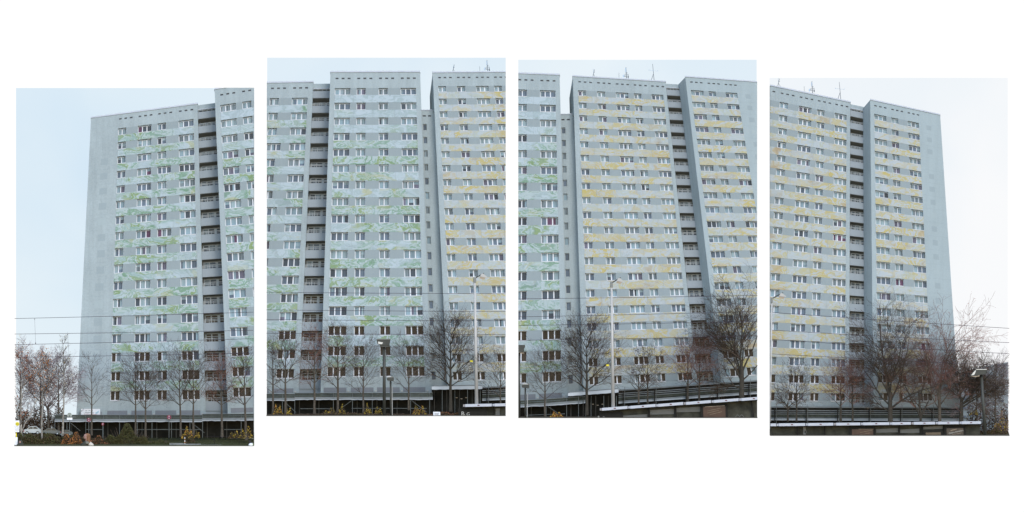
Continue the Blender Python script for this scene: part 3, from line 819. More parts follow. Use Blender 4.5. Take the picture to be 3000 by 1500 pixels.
# ------------------------------------------------------------------ tram shelters
def shelter(pan, a, b, cuts, label, y1, posts, ads, frost, d=-12.0):
    t = thing('tram_shelter', label, 'shelter', (a[0] + b[0]) / 2, y1, d, 'tram stop shelters')
    def Y(x): return a[1] + (b[1] - a[1]) * (x - a[0]) / (b[0] - a[0])
    for i in range(len(cuts) - 1):
        x0, x1 = cuts[i], cuts[i + 1]
        m = MB(); m.prism([(x0 + 6, Y(x0) + 8.0), (x1 - 2, Y(x1) + 8.0), (x1 - 2, Y(x1)), (x0 + 6, Y(x0))], d - 1.0, d + .6)
        s = m.out('roof_segment', 'beam_white', t, pan)
        if not s: continue
        MB().prism([(x0, Y(x0) + 7.4), (x0 + 6, Y(x0) + 7.4), (x0 + 6, Y(x0) + .8), (x0, Y(x0) + .8)], d - .7, d + .5).out('joint', 'beam_white' if i % 3 else 'beam_joint', s, pan)
        xm = (x0 + x1) / 2 + 2
        MB().prism([(xm - 3, Y(xm) + 5.2), (xm + 3.2, Y(xm) + 5.2), (xm + 2.4, Y(xm) + 2.6), (xm - 3, Y(xm) + 2.6)], d - 1.06, d - 1.0).out('badge', 'badge', s, pan)
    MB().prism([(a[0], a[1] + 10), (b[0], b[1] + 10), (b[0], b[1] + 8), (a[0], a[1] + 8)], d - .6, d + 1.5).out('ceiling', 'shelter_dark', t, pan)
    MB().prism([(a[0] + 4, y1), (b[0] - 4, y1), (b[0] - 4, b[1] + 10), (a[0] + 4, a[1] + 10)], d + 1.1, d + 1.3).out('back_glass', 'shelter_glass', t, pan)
    for (x0, x1, lean) in posts:
        MB().prism([(x0 + lean, y1), (x1 + lean, y1), (x1, Y(x1) + 9), (x0, Y(x0) + 9)], d + .3, d + .8).out('post', 'shelter_dark', t, pan)
    for (x0, x1, ya, yb) in frost:
        MB().prism([(x0, yb), (x1, yb - (x1 - x0) * .02), (x1, ya - (x1 - x0) * .06), (x0, ya)], d + .95, d + 1.08).out('frosted_strip', 'frosted', t, pan)
    for (x0, x1, top, mt, lines) in ads:
        bx = MB().prism([(x0, y1), (x1 + 2, y1), (x1, top), (x0 - 2, top)], d + .1, d + .7).out('advert_case', 'shelter_dark', t, pan)
        MB().prism([(x0 + 7, y1), (x1 - 5, y1), (x1 - 6, top + 7), (x0 + 6, top + 8)], d + .02, d + .1).out('poster', mt, bx, pan)
        for (tx, ty, sz, body, tl, mm) in lines:
            if body: text('lettering', body, tx, ty, sz, d - .01, mm, bx, pan, tl)
            else: MB().bar((tx, ty - 1.5), (tx + sz, ty - 1.5 - sz * tl), 1.6, d - .015, d + .01).out('printed_line', mm, bx, pan)
    return t
shelter(P2, (1357, 1183.5), (1484, 1181), [1357, 1443, 1520], 'white-edged tram shelter with large BG letters in the second view', 1218,
        [(1444, 1447, 1)], [(1344, 1426, 1196, 'shelter_dark', [(1351, 1217.5, 18, 'B', 0, 'print_grey'), (1366.5, 1217, 14, 'G', 0, 'print_grey')])], [(1452, 1464, 1196, 1217)])
ts = shelter(P3, (1757, 1194.5), (2220, 1162), [1757, 1840, 1922, 2003, 2084, 2165, 2246], 'white-edged tram shelter with tilted roof beam in the third view', 1224,
        [(1896, 1902, 3), (1974, 1980, 3), (2197, 2202, 8)],
        [(1757, 1823, 1206, 'shelter_dark', [(1751, 1224, 9, 'B', 0, 'print_grey'), (1766, 1224, 7, 'G', 0, 'print_grey')]),
         (2053, 2130, 1183, 'poster_red', [(2064, 1193, 58, None, .06, 'print_tan'), (2071, 1205, 40, None, .22, 'poster_tan'), (2071, 1211, 34, None, .24, 'poster_tan'), (2078, 1216, 36, None, .26, 'poster_tan')])],
        [(1825, 1896, 1217, 1224), (1904, 1974, 1201, 1214), (1981, 2051, 1195, 1207)])
for cx in (2160, 2172):
    m = MB()
    for s in (-1, 1): m.bar((cx, 1214), (cx + s * 6, 1220), 1.0, -11.3, -11.2); m.bar((cx + s * 6, 1220), (cx + s * 3, 1224), 1.0, -11.3, -11.2)
    m.out('chevron_mark', 'frosted', ts, P3)
shelter(P4, (2250, 1240), (2873, 1233), [2192, 2274.5, 2360, 2442, 2521, 2606, 2669, 2740, 2809, 2873], 'white-edged tram shelter running along the bottom of the rightmost view', 1276,
        [(2332, 2337, 1), (2412, 2416, 1), (2630, 2635, 0), (2697, 2703, 0), (2762, 2765, 0)],
        [(2488, 2562, 1249, 'poster_red', [(2514, 1258, 44, None, .0, 'poster_tan'), (2518, 1268, 36, None, .2, 'poster_tan'), (2516, 1275, 30, None, .2, 'poster_tan')]),
         (2704, 2760, 1258.5, 'poster_tan', []),
         (2765, 2826, 1246, 'poster_dark', [(2783, 1262, 18, None, .24, 'print_tan'), (2778, 1271, 6.5, 'Online bestellen,', .22, 'print_grey'), (2783, 1275.5, 4.2, 'im Markt bezahlen!', .22, 'print_tan')])],
        [(2565, 2629, 1257, 1267), (2636, 2692, 1258, 1268), (2703, 2760, 1250, 1257), (2356, 2362, 1262, 1268), (2352, 2360, 1250, 1276)], )

# ------------------------------------------------------------------ overhead wires
def wire(pan, a, b, label, hang=()):
    t = thing('overhead_wire', label, 'wire', a[0], a[1], -11, 'overhead tram wires')
    n = 10; m = MB(); pts = []
    for k in range(n + 1):
        f = k / n; pts.append((a[0] + (b[0] - a[0]) * f, a[1] + (b[1] - a[1]) * f + 3.0 * f * (1 - f) * 1.2, -11))
    for k in range(n): m.tube(pts[k], pts[k + 1], .68, .68, 5, caps=False)
    m.out('cable', 'wire', t, pan)
    for (p, q) in hang:
        MB().tube((*p, -11), (*q, -11), .3, .3, 5).out('dropper', 'wire', t, pan)
        MB().loft([(q[0], q[1] - 5, -11, .6, .6), (q[0], q[1] - 2, -11, 1.2, 1.2), (q[0], q[1], -11, 1.2, 1.2)], 8).out('insulator', 'wire', t, pan)
        MB().loft([(p[0], p[1], -11, 1.4, 1.4), (p[0], p[1] + 2, -11, 1.0, 1.0)], 8).out('clamp', 'wire', t, pan)
def wires(pan, B, L, hangs):
    nm = ['topmost', 'second', 'third', 'lowest']
    for k, (x0, y0, x1, y1) in enumerate(L):
        wire(pan, B(x0, y0), B(x1, y1), nm[k] + ' of the four dark overhead wires in the ' + pan.place, [(B(*p), B(*q)) for kk, p, q in hangs if kk == k])
wires(P1, B1, [(35, 365, 1703, 320), (35, 473, 1703, 447), (35, 547, 1703, 505), (35, 635, 1703, 605)], [(0, (175, 366), (182, 542)), (1, (405, 474), (415, 628))])
wires(P2, B2, [(27, 372, 1696, 382), (27, 495, 1696, 506), (27, 563, 1696, 571), (27, 658, 1696, 668)], [(1, (866, 500), (872, 564)), (0, (858, 382), (866, 660))])
wires(P3, B3, [(33, 442, 1700, 418), (33, 568, 1700, 530), (33, 628, 1700, 598), (33, 732, 1700, 700)], [(0, (52, 442), (52, 600))])
wires(P4, B4, [(38, 393, 1706, 505), (38, 517, 1706, 605), (38, 582, 1706, 682), (38, 683, 1706, 765)], [])

# ------------------------------------------------------------------ street lamps
def mast_lamp(pan, top, bot, w0, w1, tip, label, d=-12):
    t = thing('street_lamp', label, 'street lamp', bot[0], bot[1], d, 'tall pale lamp masts')
    m = MB(); m.tube((bot[0], bot[1], d), (top[0], top[1] + 14, d), w1 * .43, w0 * .43, 14); m.out('mast', 'lamp_white', t, pan, smooth=True)
    MB().tube((top[0], top[1] + 16, d), (top[0], top[1], d), w0 / 2 + .6, w0 / 2 + .3, 12).out('collar', 'lamp_grey', t, pan)
    MB().tube((top[0], top[1] + 3, d), (tip[0], tip[1], d), 1.7, 1.3, 8).out('arm', 'lamp_black', t, pan)
    hx, hy = tip[0] - 6, tip[1] + 6
    h = MB().prism([(hx - 5, hy + 2), (hx - 1, hy - 4), (hx + 3, hy - 5), (hx + 15, hy + 5), (hx + 14, hy + 7), (hx - 4, hy + 4)], d - .5, d + .5).out('lamp_head', 'lamp_white', t, pan)
    if h: MB().prism([(hx - 5, hy + 4), (hx + 11, hy + 7.2), (hx + 8, hy + 11), (hx + 3, hy + 13), (hx - 7, hy + 9)], d - .42, d + .42).out('lens', 'lens_brown', h, pan)
    return t
mast_lamp(P2, (1391, 812), (1396.5, 1184), 7.5, 12.5, (1418, 800), 'tall pale lamp mast with arm at the right of the second view')
mast_lamp(P3, (1791, 826), (1796, 1196), 7, 12.5, (1818, 813), 'tall pale lamp mast with arm in the middle of the third view')
mast_lamp(P4, (2260, 872), (2253, 1235), 6, 10, (2293, 857), 'pale lamp mast with arm at the left edge of the rightmost view')

def post_lamp(pan, x, w, y0, y1, head, lensb, label, mat='lamp_black', d=-12.6):
    t = thing('street_lamp', label, 'street lamp', x, y1, d, 'dark platform lamps')
    MB().tube((x, y1, d), (x - .4, y0, d), w / 2 * 1.08, w / 2, 14).out('post', mat, t, pan, smooth=True)
    h = MB().prism(head, d - .9, d + .9).out('lamp_head', mat, t, pan)
    if h and lensb: MB().prism(lensb[0], d - .8, d + .8).out('lens', lensb[1], h, pan)
    return t
t = post_lamp(P2, 1126.4, 8.6, 1008, 1218, [(1104, 998), (1106.5, 1007), (1113, 1010.5), (1141, 1010.5), (1144, 1001), (1145, 993), (1103.6, 993)], ([(1111, 1008.5), (1142, 1008.5), (1143, 1014), (1137, 1016.5), (1116, 1016)], 'lamp_black'),
              'black flat-headed lamp in the middle of the second view')
MB().box(1104.6, 992, 1144, 994.2, -13.6, -11.6).out('lid', 'lamp_grey', t, P2)
MB().prism([(1108, 1000), (1123, 1003), (1120, 1008), (1109, 1007)], -13.56, -13.5).out('glass', 'lens', t, P2)
t = post_lamp(P2, 1145.3, 5, 1114, 1218, [(1133, 1109), (1136, 1114.5), (1153, 1116), (1155, 1111), (1154, 1105.5), (1150, 1103.8), (1137, 1104.5)], ([(1136, 1103.6), (1150, 1103.2), (1154, 1105.6), (1153.6, 1110), (1137, 1109)], 'lens'),
              'short lamp with pale box head beside the black lamp in the second view', 'lamp_black', -12.2)
MB().tube((1149.6, 1218, -12.0), (1149.2, 1132, -12.0), .9, .9, 6).out('conduit', 'lamp_white', t, P2)
MB().tube((1140.5, 1104, -12.2), (1140.5, 1098, -12.2), .8, .5, 6).out('finial', 'lamp_white', t, P2)
t = post_lamp(P3, 1521.6, 6, 1034, 1224, [(1505, 1010), (1507, 1026), (1532, 1033), (1536, 1028), (1535, 1021), (1538.5, 1016), (1538, 1010)], ([(1526, 1031), (1534, 1033), (1536, 1035), (1524, 1035)], 'lens_brown'),
              'black flat lamp head cut by the left edge of the third view')
t = post_lamp(P3, 1539.2, 4.6, 1134, 1224, [(1527, 1129), (1530, 1135), (1549, 1137), (1551, 1132), (1550, 1125.5), (1534, 1125.5)], ([(1532, 1124.6), (1546, 1124.2), (1550.4, 1126), (1550, 1131), (1533, 1130)], 'lens'),
              'short lamp with pale box head at the left of the third view', 'lamp_black', -12.2)
MB().tube((1544.4, 1224, -12.0), (1545.4, 1152, -12.0), .9, .9, 6).out('conduit', 'lamp_white', t, P3)
MB().tube((1537, 1125, -12.2), (1537, 1118, -12.2), .8, .5, 6).out('finial', 'lamp_white', t, P3)
t = post_lamp(P4, 2884, 8.5, 1097, 1276, [(2837.5, 1102), (2845, 1092), (2852, 1084), (2858, 1081.5), (2888, 1082), (2887.5, 1095), (2870, 1097.5), (2862, 1100)], ([(2838, 1102.2), (2862, 1100.2), (2868, 1098), (2867, 1102), (2856, 1104)], 'lens_brown'),
              'dark sloping-headed lamp at the right of the rightmost view')
MB().prism([(2843, 1099), (2849, 1091), (2854, 1085), (2857.5, 1084), (2854, 1094), (2851, 1098)], -13.56, -13.5).out('glass', 'lens', t, P4)
MB().box(2857, 1080.6, 2888.4, 1082.6, -13.6, -11.6).out('lid', 'lens', t, P4)
# re-lean its post to the photographed angle
for o in list(t.children):
    if o.name.startswith('post'):
        for v in o.data.vertices:
            if v.co.z > 1: v.co.x -= 10.5 * S

# ------------------------------------------------------------------ bare trees
def leafquads(m, pts, size, rr):
    for (x, y, d) in pts:
        a = rr.uniform(0, 6.28); s = size * rr.uniform(.6, 1.3); c, q = math.cos(a) * s, math.sin(a) * s
        tl = rr.uniform(-1, 1) * s * S
        m.add([(x - c, y - q, d - tl), (x + q * .6, y - c * .6, d + tl), (x + c, y + q, d + tl), (x - q * .6, y + c * .6, d - tl)], [(0, 1, 2, 3)])

def tree(pan, x, base, top, half, label, seed, fork=.35, style='oval', bark='bark', twig='twig', leaf='bud', nleaf=160, lsize=1.0, trunk=3.4, d=-8.0, lean=0.0, bend=0.0, dens=1.0, group='bare street trees before the towers', name='bare_tree', cat='tree', limbs=None, maxlev=3, reach=1.0):
    rr = random.Random(seed)
    t = thing(name, label, cat, min(max(x, pan.x0), pan.x1), base, d, group)
    H = base - top
    TR, CR = MB(), MB(); tips = []
    def seg(m, p, q, r0, r1, n):
        # stop at the edge of this set
        px, py = p[0], p[1]
        if not (pan.x0 <= px <= pan.x1 and pan.y0 <= py <= pan.y1): return False
        qx, qy, qd = q; ok = True
        for lim, k, sg in ((pan.x0, 0, 1), (pan.x1, 0, -1), (pan.y1, 1, -1)):
            if (q[k] - lim) * sg < 0:
                f = (lim - p[k]) / (q[k] - p[k]) if q[k] != p[k] else 0
                q = tuple(p[i] + (q[i] - p[i]) * f for i in range(3)); ok = False
        m.tube(p, q, r0, r1, n, caps=False)
        return ok
    def branch(p, ang, az, L, r, lev):
        """ang: from vertical (layout plane), az: depth lean"""
        nseg = 4 if lev < 2 else 3
        m = TR if lev == 0 or (lev == 1 and r > 1.1) else CR
        n = 7 if lev == 0 else (5 if r > .8 else 3)
        cur = p; a = ang; z = az; rad = r
        kids = []
        for k in range(nseg):
            a += rr.uniform(-.16, .16) * (1 + .3 * lev); z += rr.uniform(-.12, .12)
            a *= .97 if style != 'spread' else 1.0
            st = L / nseg
            q = (cur[0] + math.sin(a) * st, cur[1] - math.cos(a) * st, cur[2] + math.sin(z) * st * S * .8)
            r1 = max(.30 if maxlev > 3 and twig != 'twig_purple' else .22, rad * (.80 if lev else .86))
            if not seg(m, cur, q, rad, r1, n): return
            cur = q; rad = r1
            kids.append((cur, a, z, rad, (k + 1) / nseg))
        if lev >= maxlev or L < H * .03:
            tips.append(cur); return
        nk = {0: 0, 1: 6, 2: 4.5}.get(lev, 3) * dens
        for j in range(int(round(nk * rr.uniform(.8, 1.25)))):
            c, ca, cz, cr, f = rr.choice(kids[:-1] if j > 1 else kids)
            s = rr.choice((-1, 1))
            branch(c, ca + s * rr.uniform(.35, .8), cz + rr.uniform(-.7, .7), L * rr.uniform(.36, .62), max(.24, cr * .58), lev + 1)
        branch(cur, a + rr.uniform(-.25, .25), z, L * .55, max(.24, rad * .8), lev + 1)
    # trunk: leader up through the crown
    pts = []; nT = 9
    lead = .92 if style in ('oval', 'narrow') else fork + .12
    for k in range(nT + 1):
        f = k / nT * lead
        pts.append((x + lean * f * H + bend * math.sin(f * 5 + seed) + rr.uniform(-.5, .5) * (k > 0), base - H * f, d))
    for k in range(nT):
        f0, f1 = k / nT, (k + 1) / nT
        r0 = max(.3, trunk * (1 - f0) ** .8 * (1.25 if k == 0 else 1)) + .25; r1 = max(.3, trunk * (1 - f1) ** .8) + .25
        if style == 'spread': r0 = trunk * (1.25 - .35 * f0); r1 = trunk * (1.25 - .35 * f1)
        seg(TR, pts[k], pts[k + 1], r0, r1, 8)
    if limbs:
        for (f, ang, L, r) in limbs:
            i = min(nT, int(f * H / (H * lead) * nT)); branch(pts[i], ang, rr.uniform(-.3, .3), L, r, 1)
    else:
        nb = int(17 * dens) if style == 'oval' else (int(12 * dens) if style == 'narrow' else int(9 * dens))
        for j in range(nb):
            f = fork + (lead - fork) * (j / max(1, nb - 1)) ** .9
            i = min(nT, max(1, int(round(f / lead * nT))))
            g = (f - fork) / max(.01, 1 - fork)
            s = 1 if j % 2 else -1
            if style == 'spread':
                ang = s * rr.uniform(.15, 1.05); L = H * rr.uniform(.36, .56); r = trunk * rr.uniform(.38, .6)
            elif style == 'narrow':
                ang = s * rr.uniform(.25, .5); L = half * (1.5 - g) * rr.uniform(.9, 1.2); r = trunk * .3
            else:
                ang = s * (rr.uniform(.65, .95) - g * .5); L = half * (1.35 - .95 * abs(g - .25)) * rr.uniform(.75, 1.1) * 1.22; r = max(.5, trunk * .38 * (1 - .5 * g))
            branch(pts[i], ang, rr.uniform(-.8, .8), L, r, 1)
    TR.out('trunk', bark, t, None)
    if CR.f: CR.out('crown', twig, t, None)
    if nleaf and tips:
        L = MB(); P = []
        for k in range(nleaf):
            c = rr.choice(tips); q = (c[0] + rr.gauss(0, 2.5), c[1] + rr.gauss(0, 2.5), c[2] + rr.gauss(0, .15))
            if pan.x0 + 1.5 < q[0] < pan.x1 - 1.5 and q[1] < pan.y1 - 2: P.append(q)
        leafquads(L, P, lsize, rr)
        if L.f: L.out('leaves', leaf, t, None, kind='stuff')
    return t

def zt(B, x, base, top, half, **kw):
    (px, pb), (_, pt) = B(x, base), B(x, top)
    return dict(x=px, base=pb, top=pt, half=half * Z, **kw)

ORD = ['first', 'second', 'third', 'fourth', 'fifth', 'sixth', 'seventh', 'eighth']
# view 1: thicket and birches at the left, then the row of street trees
G1 = 'trees at the left edge'
tree(P1, 60, 1262, 1040, 42, 'dense purple-brown bare tree at the left edge behind the birches', 301, .2, 'oval', 'bark', 'twig_purple', 'leaf_yellow', 90, 1.2, 3, -4.0, dens=1.0, maxlev=4, group=G1)
tree(P1, 120, 1262, 1055, 46, 'dense purple-brown bare tree between the left and middle birch', 302, .2, 'oval', 'bark', 'twig_purple', 'leaf_orange', 160, 1.2, 3, -4.2, dens=1.0, maxlev=4, group=G1)
tree(P1, 172, 1262, 1060, 40, 'dense purple-brown bare tree beside the tower corner', 303, .2, 'oval', 'bark', 'twig_purple', 'leaf_brown', 100, 1.1, 3, -4.4, dens=1.0, maxlev=4, group=G1)
tree(P1, 142, 1262, 1080, 40, 'low dark tree with forked stem behind the parked cars', 304, .3, 'spread', 'bark', 'twig_purple', 'leaf_brown', 80, 1.1, 3, -3.8, dens=.9, maxlev=4, group=G1)
tree(P1, 66, 1296, 1000, 34, 'pale-stemmed birch with red and yellow leaves, leftmost of all trees', 311, .38, 'narrow', 'bark_birch', 'twig', 'leaf_red', 420, 1.9, 3.0, -9.5, bend=3, dens=1.3, group=G1, name='birch_tree',
     limbs=[(.12, -.35, 80, 2.2), (.12, .38, 120, 2.2), (.4, -.2, 90, 1.3), (.45, .25, 90, 1.3), (.55, -.2, 70, 1), (.6, .3, 60, 1), (.7, -.3, 50, .8), (.8, .2, 45, .8)])
tree(P1, 126, 1300, 1035, 30, 'slim pale-stemmed birch with orange leaves, middle of three birches', 312, .42, 'narrow', 'bark_birch', 'twig', 'leaf_orange', 300, 1.7, 2.4, -9.4, bend=2, dens=1.2, group=G1, name='birch_tree')
tree(P1, 187, 1277, 985, 26, 'tall slim birch with bare pointed crown beside the tower corner', 313, .36, 'narrow', 'bark_birch', 'twig', 'leaf_yellow', 50, 1.3, 2.8, -9.2, bend=2.5, dens=1.1, group=G1, name='birch_tree')
row1 = [zt(B1, 572, 1180, 678, 100, trunk=2.6, nleaf=30, dens=.75), zt(B1, 878, 1178, 675, 118, trunk=2.7, nleaf=170), zt(B1, 948, 1190, 720, 105, trunk=3.0, nleaf=150), zt(B1, 1195, 1190, 660, 140, trunk=3.2, nleaf=190, lean=-.03),
        zt(B1, 1282, 1190, 638, 112, trunk=3.2, nleaf=170), zt(B1, 1482, 1190, 650, 98, trunk=3.6, nleaf=330, twig='twig_red', leaf='leaf_red', lean=-.02), zt(B1, 1650, 1215, 615, 105, trunk=3.8, nleaf=170, lean=-.03)]
for k, a in enumerate(row1):
    tree(P1, label=ORD[k] + ' bare street tree right of the birches in the first view', seed=400 + k, fork=.36, d=-8 - .12 * k, **a)
row2 = [zt(B2, 72, 1232, 720, 62, trunk=3.2), zt(B2, 160, 1232, 690, 98, trunk=3.5, nleaf=210), zt(B2, 362, 1232, 680, 100, trunk=3.6, nleaf=360, twig='twig_red', leaf='leaf_red'), zt(B2, 525, 1232, 640, 112, trunk=3.8, nleaf=200),
        zt(B2, 703, 1232, 768, 112, trunk=2.9), zt(B2, 1020, 1195, 765, 115, trunk=2.8), zt(B2, 1312, 1205, 636, 170, trunk=5.0, nleaf=420, dens=1.45, bark='bark_dark'), zt(B2, 1660, 1205, 868, 120, trunk=2.6, nleaf=100)]
for k, a in enumerate(row2):
    tree(P2, label=ORD[k] + ' bare street tree from the left in the second view', seed=(405 + k if k < 2 else 420 + k), fork=.33 if k != 6 else .28, d=-8 - .12 * k, **a)
row3 = [zt(B3, 218, 1272, 850, 118, trunk=2.8), zt(B3, 510, 1255, 688, 172, trunk=5.0, nleaf=420, dens=1.45, bark='bark_dark'), zt(B3, 872, 1175, 900, 90, trunk=2.4, style='spread', dens=.9), zt(B3, 935, 1175, 842, 95, trunk=2.6, nleaf=150, bark='bark_dark'),
        zt(B3, 1215, 1160, 790, 110, trunk=3.0, nleaf=300, twig='twig_red', leaf='leaf_red', bark='bark_dark'), zt(B3, 1295, 1160, 775, 100, trunk=3.0, nleaf=260, twig='twig_red', bark='bark_dark')]
for k, a in enumerate(row3):
    tree(P3, label=ORD[k] + ' bare street tree from the left in the third view', seed=(425 if k == 0 else 426 if k == 1 else 440 + k), fork=.28, d=-8 - .12 * k, **a)
tree(P3, 2172, 1170, 885, 80, 'large dark spreading bare tree at the right edge of the third view', 470, .22, 'spread', 'bark_dark', 'twig', 'bud', 280, 1.0, 6.5, -9.4, dens=1.65, maxlev=4,
     limbs=[(.14, -1.15, 100, 2.4), (.2, -.62, 135, 3.0), (.24, -.25, 160, 3.4), (.3, .05, 175, 3.8), (.28, .35, 150, 3.2), (.2, .8, 95, 2.8), (.28, -.45, 130, 2.6), (.3, -.1, 140, 2.8)])
row4 = [zt(B4, 160, 1155, 880, 100, trunk=2.6, style='spread', bark='bark_dark'), zt(B4, 222, 1155, 822, 100, trunk=2.7, nleaf=150, bark='bark_dark'), zt(B4, 530, 1155, 800, 105, trunk=3.0, nleaf=260, twig='twig_red', leaf='leaf_red', bark='bark_dark'),
        zt(B4, 612, 1155, 775, 95, trunk=3.0, nleaf=260, twig='twig_red', bark='bark_dark')]
for k, a in enumerate(row4):
    tree(P4, label=ORD[k] + ' bare street tree from the left in the rightmost view', seed=(442 if k == 0 else 443 if k == 1 else 460 + k), fork=.28, d=-8 - .12 * k, **a)
G4 = 'large trees before the end tower'
tree(P4, 2607, 1238, 955, 95, 'thick-trunked dark spreading tree before the end tower, rightmost view', 471, .2, 'spread', 'bark_dark', 'twig', 'bud', 300, 1.0, 6.2, -9.4, dens=1.5, maxlev=4, group=G4,
     limbs=[(.12, -1.15, 85, 2.2), (.18, -.62, 125, 3.0), (.24, -.25, 160, 3.4), (.3, .06, 175, 3.8), (.16, .72, 150, 3.8), (.22, .42, 165, 3.2), (.26, -.42, 130, 2.6), (.3, .22, 150, 2.8)])
tree(P4, 2696, 1234, 985, 75, 'dark tree with two leaning stems right of the thick trunk, rightmost view', 472, .25, 'spread', 'bark_dark', 'twig_red', 'bud', 160, 1.0, 3.0, -8.8, dens=.9, maxlev=4, group=G4, lean=-.06,
     limbs=[(.05, -.25, 130, 2.4), (.05, .32, 150, 2.6), (.2, -.5, 110, 1.8), (.26, .1, 150, 2.0), (.3, .5, 110, 1.8)])
tree(P4, 2752, 1236, 945, 62, 'reddish budding tree before the blank right edge of the end tower', 473, .25, 'spread', 'bark', 'twig_red', 'leaf_pink', 1500, 1.1, 4.2, -8.4, dens=1.1, maxlev=4, group=G4, lean=-.02,
     limbs=[(.15, -.5, 100, 2.0), (.2, .45, 110, 2.2), (.24, -.2, 150, 2.6), (.28, .12, 165, 2.8), (.3, -.05, 175, 2.8), (.3, .3, 140, 2.2), (.3, -.35, 130, 2.0)])
tree(P4, 2815, 1236, 1020, 95, 'dark leaning tree beyond the shelter end, far right of the rightmost view', 474, .22, 'spread', 'bark_dark', 'twig', 'bud', 300, 1.1, 5.2, -8.0, dens=1.6, maxlev=4, group=G4,
     limbs=[(.2, .95, 115, 3.2), (.24, .72, 135, 3.4), (.28, .12, 100, 3.2), (.3, .4, 105, 3.0), (.26, 1.15, 105, 2.6), (.3, -.25, 80, 2.2), (.3, .58, 105, 2.2), (.3, -.05, 95, 2.4), (.26, .85, 110, 2.4)])
tree(P4, 2915, 1262, 1085, 45, 'purple-brown thicket tree behind the sloping-headed lamp', 475, .15, 'oval', 'bark', 'twig_purple', 'leaf_brown', 200, 1.1, 3.0, -5.0, dens=1.0, maxlev=4, group=G4)
tree(P4, 2860, 1262, 1110, 40, 'purple-brown thicket tree left of the sloping-headed lamp post', 476, .15, 'oval', 'bark', 'twig_purple', 'leaf_brown', 200, 1.1, 3.0, -5.2, dens=.9, maxlev=4, group=G4)

# ------------------------------------------------------------------ shrubs, hedges, grass
def shrub(pan, x, base, w, h, label, leaf, seed, n=500, size=1.6, d=-10, inner='leaf_brown', name='shrub', group='shrubs along the foot of the set', second=None):
    rr = random.Random(seed)
    t = thing(name, label, 'shrub', x, base, d, group)
    st = MB()
    for k in range(int(8 + w * .25)):
        a = rr.uniform(-1, 1); x0 = x + a * w * .25; x1 = x + a * w * .5; hh = h * rr.uniform(.5, .95) * (1 - .5 * a * a)
        if pan.x0 < x0 < pan.x1 and pan.x0 < x1 < pan.x1:
            st.tube((x0, base, d), (x1, base - hh, d + rr.uniform(-.5, .5)), .7, .3, 4, caps=False)
    st.out('stems', 'twig', t, pan)
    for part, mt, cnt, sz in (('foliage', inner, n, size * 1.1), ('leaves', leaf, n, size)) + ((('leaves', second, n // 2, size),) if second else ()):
        m = MB(); P = []
        for k in range(cnt):
            a = rr.uniform(-1, 1); b = rr.random() ** .8
            lim = (1 - abs(a) ** 2.4) * (.72 + .28 * math.sin(a * 7 + seed))
            px = x + a * w / 2; py = base - b * h * max(.12, lim)
            if part == 'leaves' and rr.random() < .3: py -= 2
            if pan.x0 + 2 < px < pan.x1 - 2 and py < pan.y1 - 1.5: P.append((px, py, d + rr.uniform(-.6, .6) * (1 if part == 'leaves' else .5)))
        leafquads(m, P, sz, rr)
        if m.f: m.out(part, mt, t, None, kind='stuff')
GS = 'hedges and shrubs in the first view'
shrub(P1, 118, 1306, 160, 42, 'wide olive-green hedge below the parked cars', 'leaf_olive', 501, 1500, 1.9, -11, 'leaf_green', 'hedge', GS, 'leaf_brown')
shrub(P1, 55, 1300, 60, 34, 'dark green hedge at the left edge beside the stop sign', 'leaf_olive', 515, 500, 1.9, -10.6, 'leaf_green', 'hedge', GS)
shrub(P1, 215, 1306, 76, 46, 'red-orange shrub behind the long-haired woman', 'leaf_orange', 502, 700, 1.5, -11.2, 'leaf_brown', 'shrub', GS, 'leaf_brown')
shrub(P1, 285, 1306, 90, 32, 'rust-brown low shrub right of the long-haired woman', 'leaf_brown', 503, 800, 1.7, -11.1, 'leaf_olive', 'shrub', GS, 'leaf_red')
shrub(P1, 372, 1306, 140, 68, 'large olive-brown bush before the walkway', 'leaf_olive', 504, 2000, 1.6, -11, 'leaf_green', 'shrub', GS, 'leaf_olive')
shrub(P1, 550, 1286, 34, 44, 'sapling with yellow and orange leaves before the walkway', 'leaf_yellow', 505, 110, 1.5, -9.5, 'leaf_olive', 'shrub', GS, 'leaf_orange')
shrub(P1, 578, 1282, 18, 22, 'small yellow shrub at a tree foot right of the sapling', 'leaf_yellow', 506, 60, 1.5, -9.4, 'leaf_olive', 'shrub', GS)
shrub(P1, 556, 1300, 40, 26, 'dark low shrub in the grass below the yellow sapling', 'leaf_olive', 507, 260, 1.6, -10.5, 'leaf_brown', 'shrub', GS)
shrub(P1, 722, 1284, 46, 40, 'yellow-leaved shrub at the right edge of the first view', 'leaf_yellow', 508, 130, 1.5, -8.6, 'leaf_olive', 'shrub', GS)
shrub(P1, 690, 1284, 40, 26, 'brownish shrub under the walkway near the right edge of the first view', 'leaf_olive', 509, 150, 1.5, -8.4, 'leaf_brown', 'shrub', GS, 'leaf_yellow')
shrub(P1, 250, 1306, 420, 26, 'long low rust-brown hedge along the bottom left edge', 'leaf_brown', 511, 2600, 2.0, -10.2, 'leaf_olive', 'hedge', GS, 'leaf_olive')
shrub(P1, 150, 1290, 210, 22, 'olive hedge strip right behind the birch stems', 'leaf_olive', 512, 1200, 2.0, -8.6, 'leaf_brown', 'hedge', GS, 'leaf_green')
shrub(P1, 470, 1302, 60, 16, 'low olive shrub on the lawn right of the large bush', 'leaf_olive', 510, 260, 1.5, -10.5, 'leaf_green', 'shrub', GS)
G2_ = 'yellow shrubs in the second view'
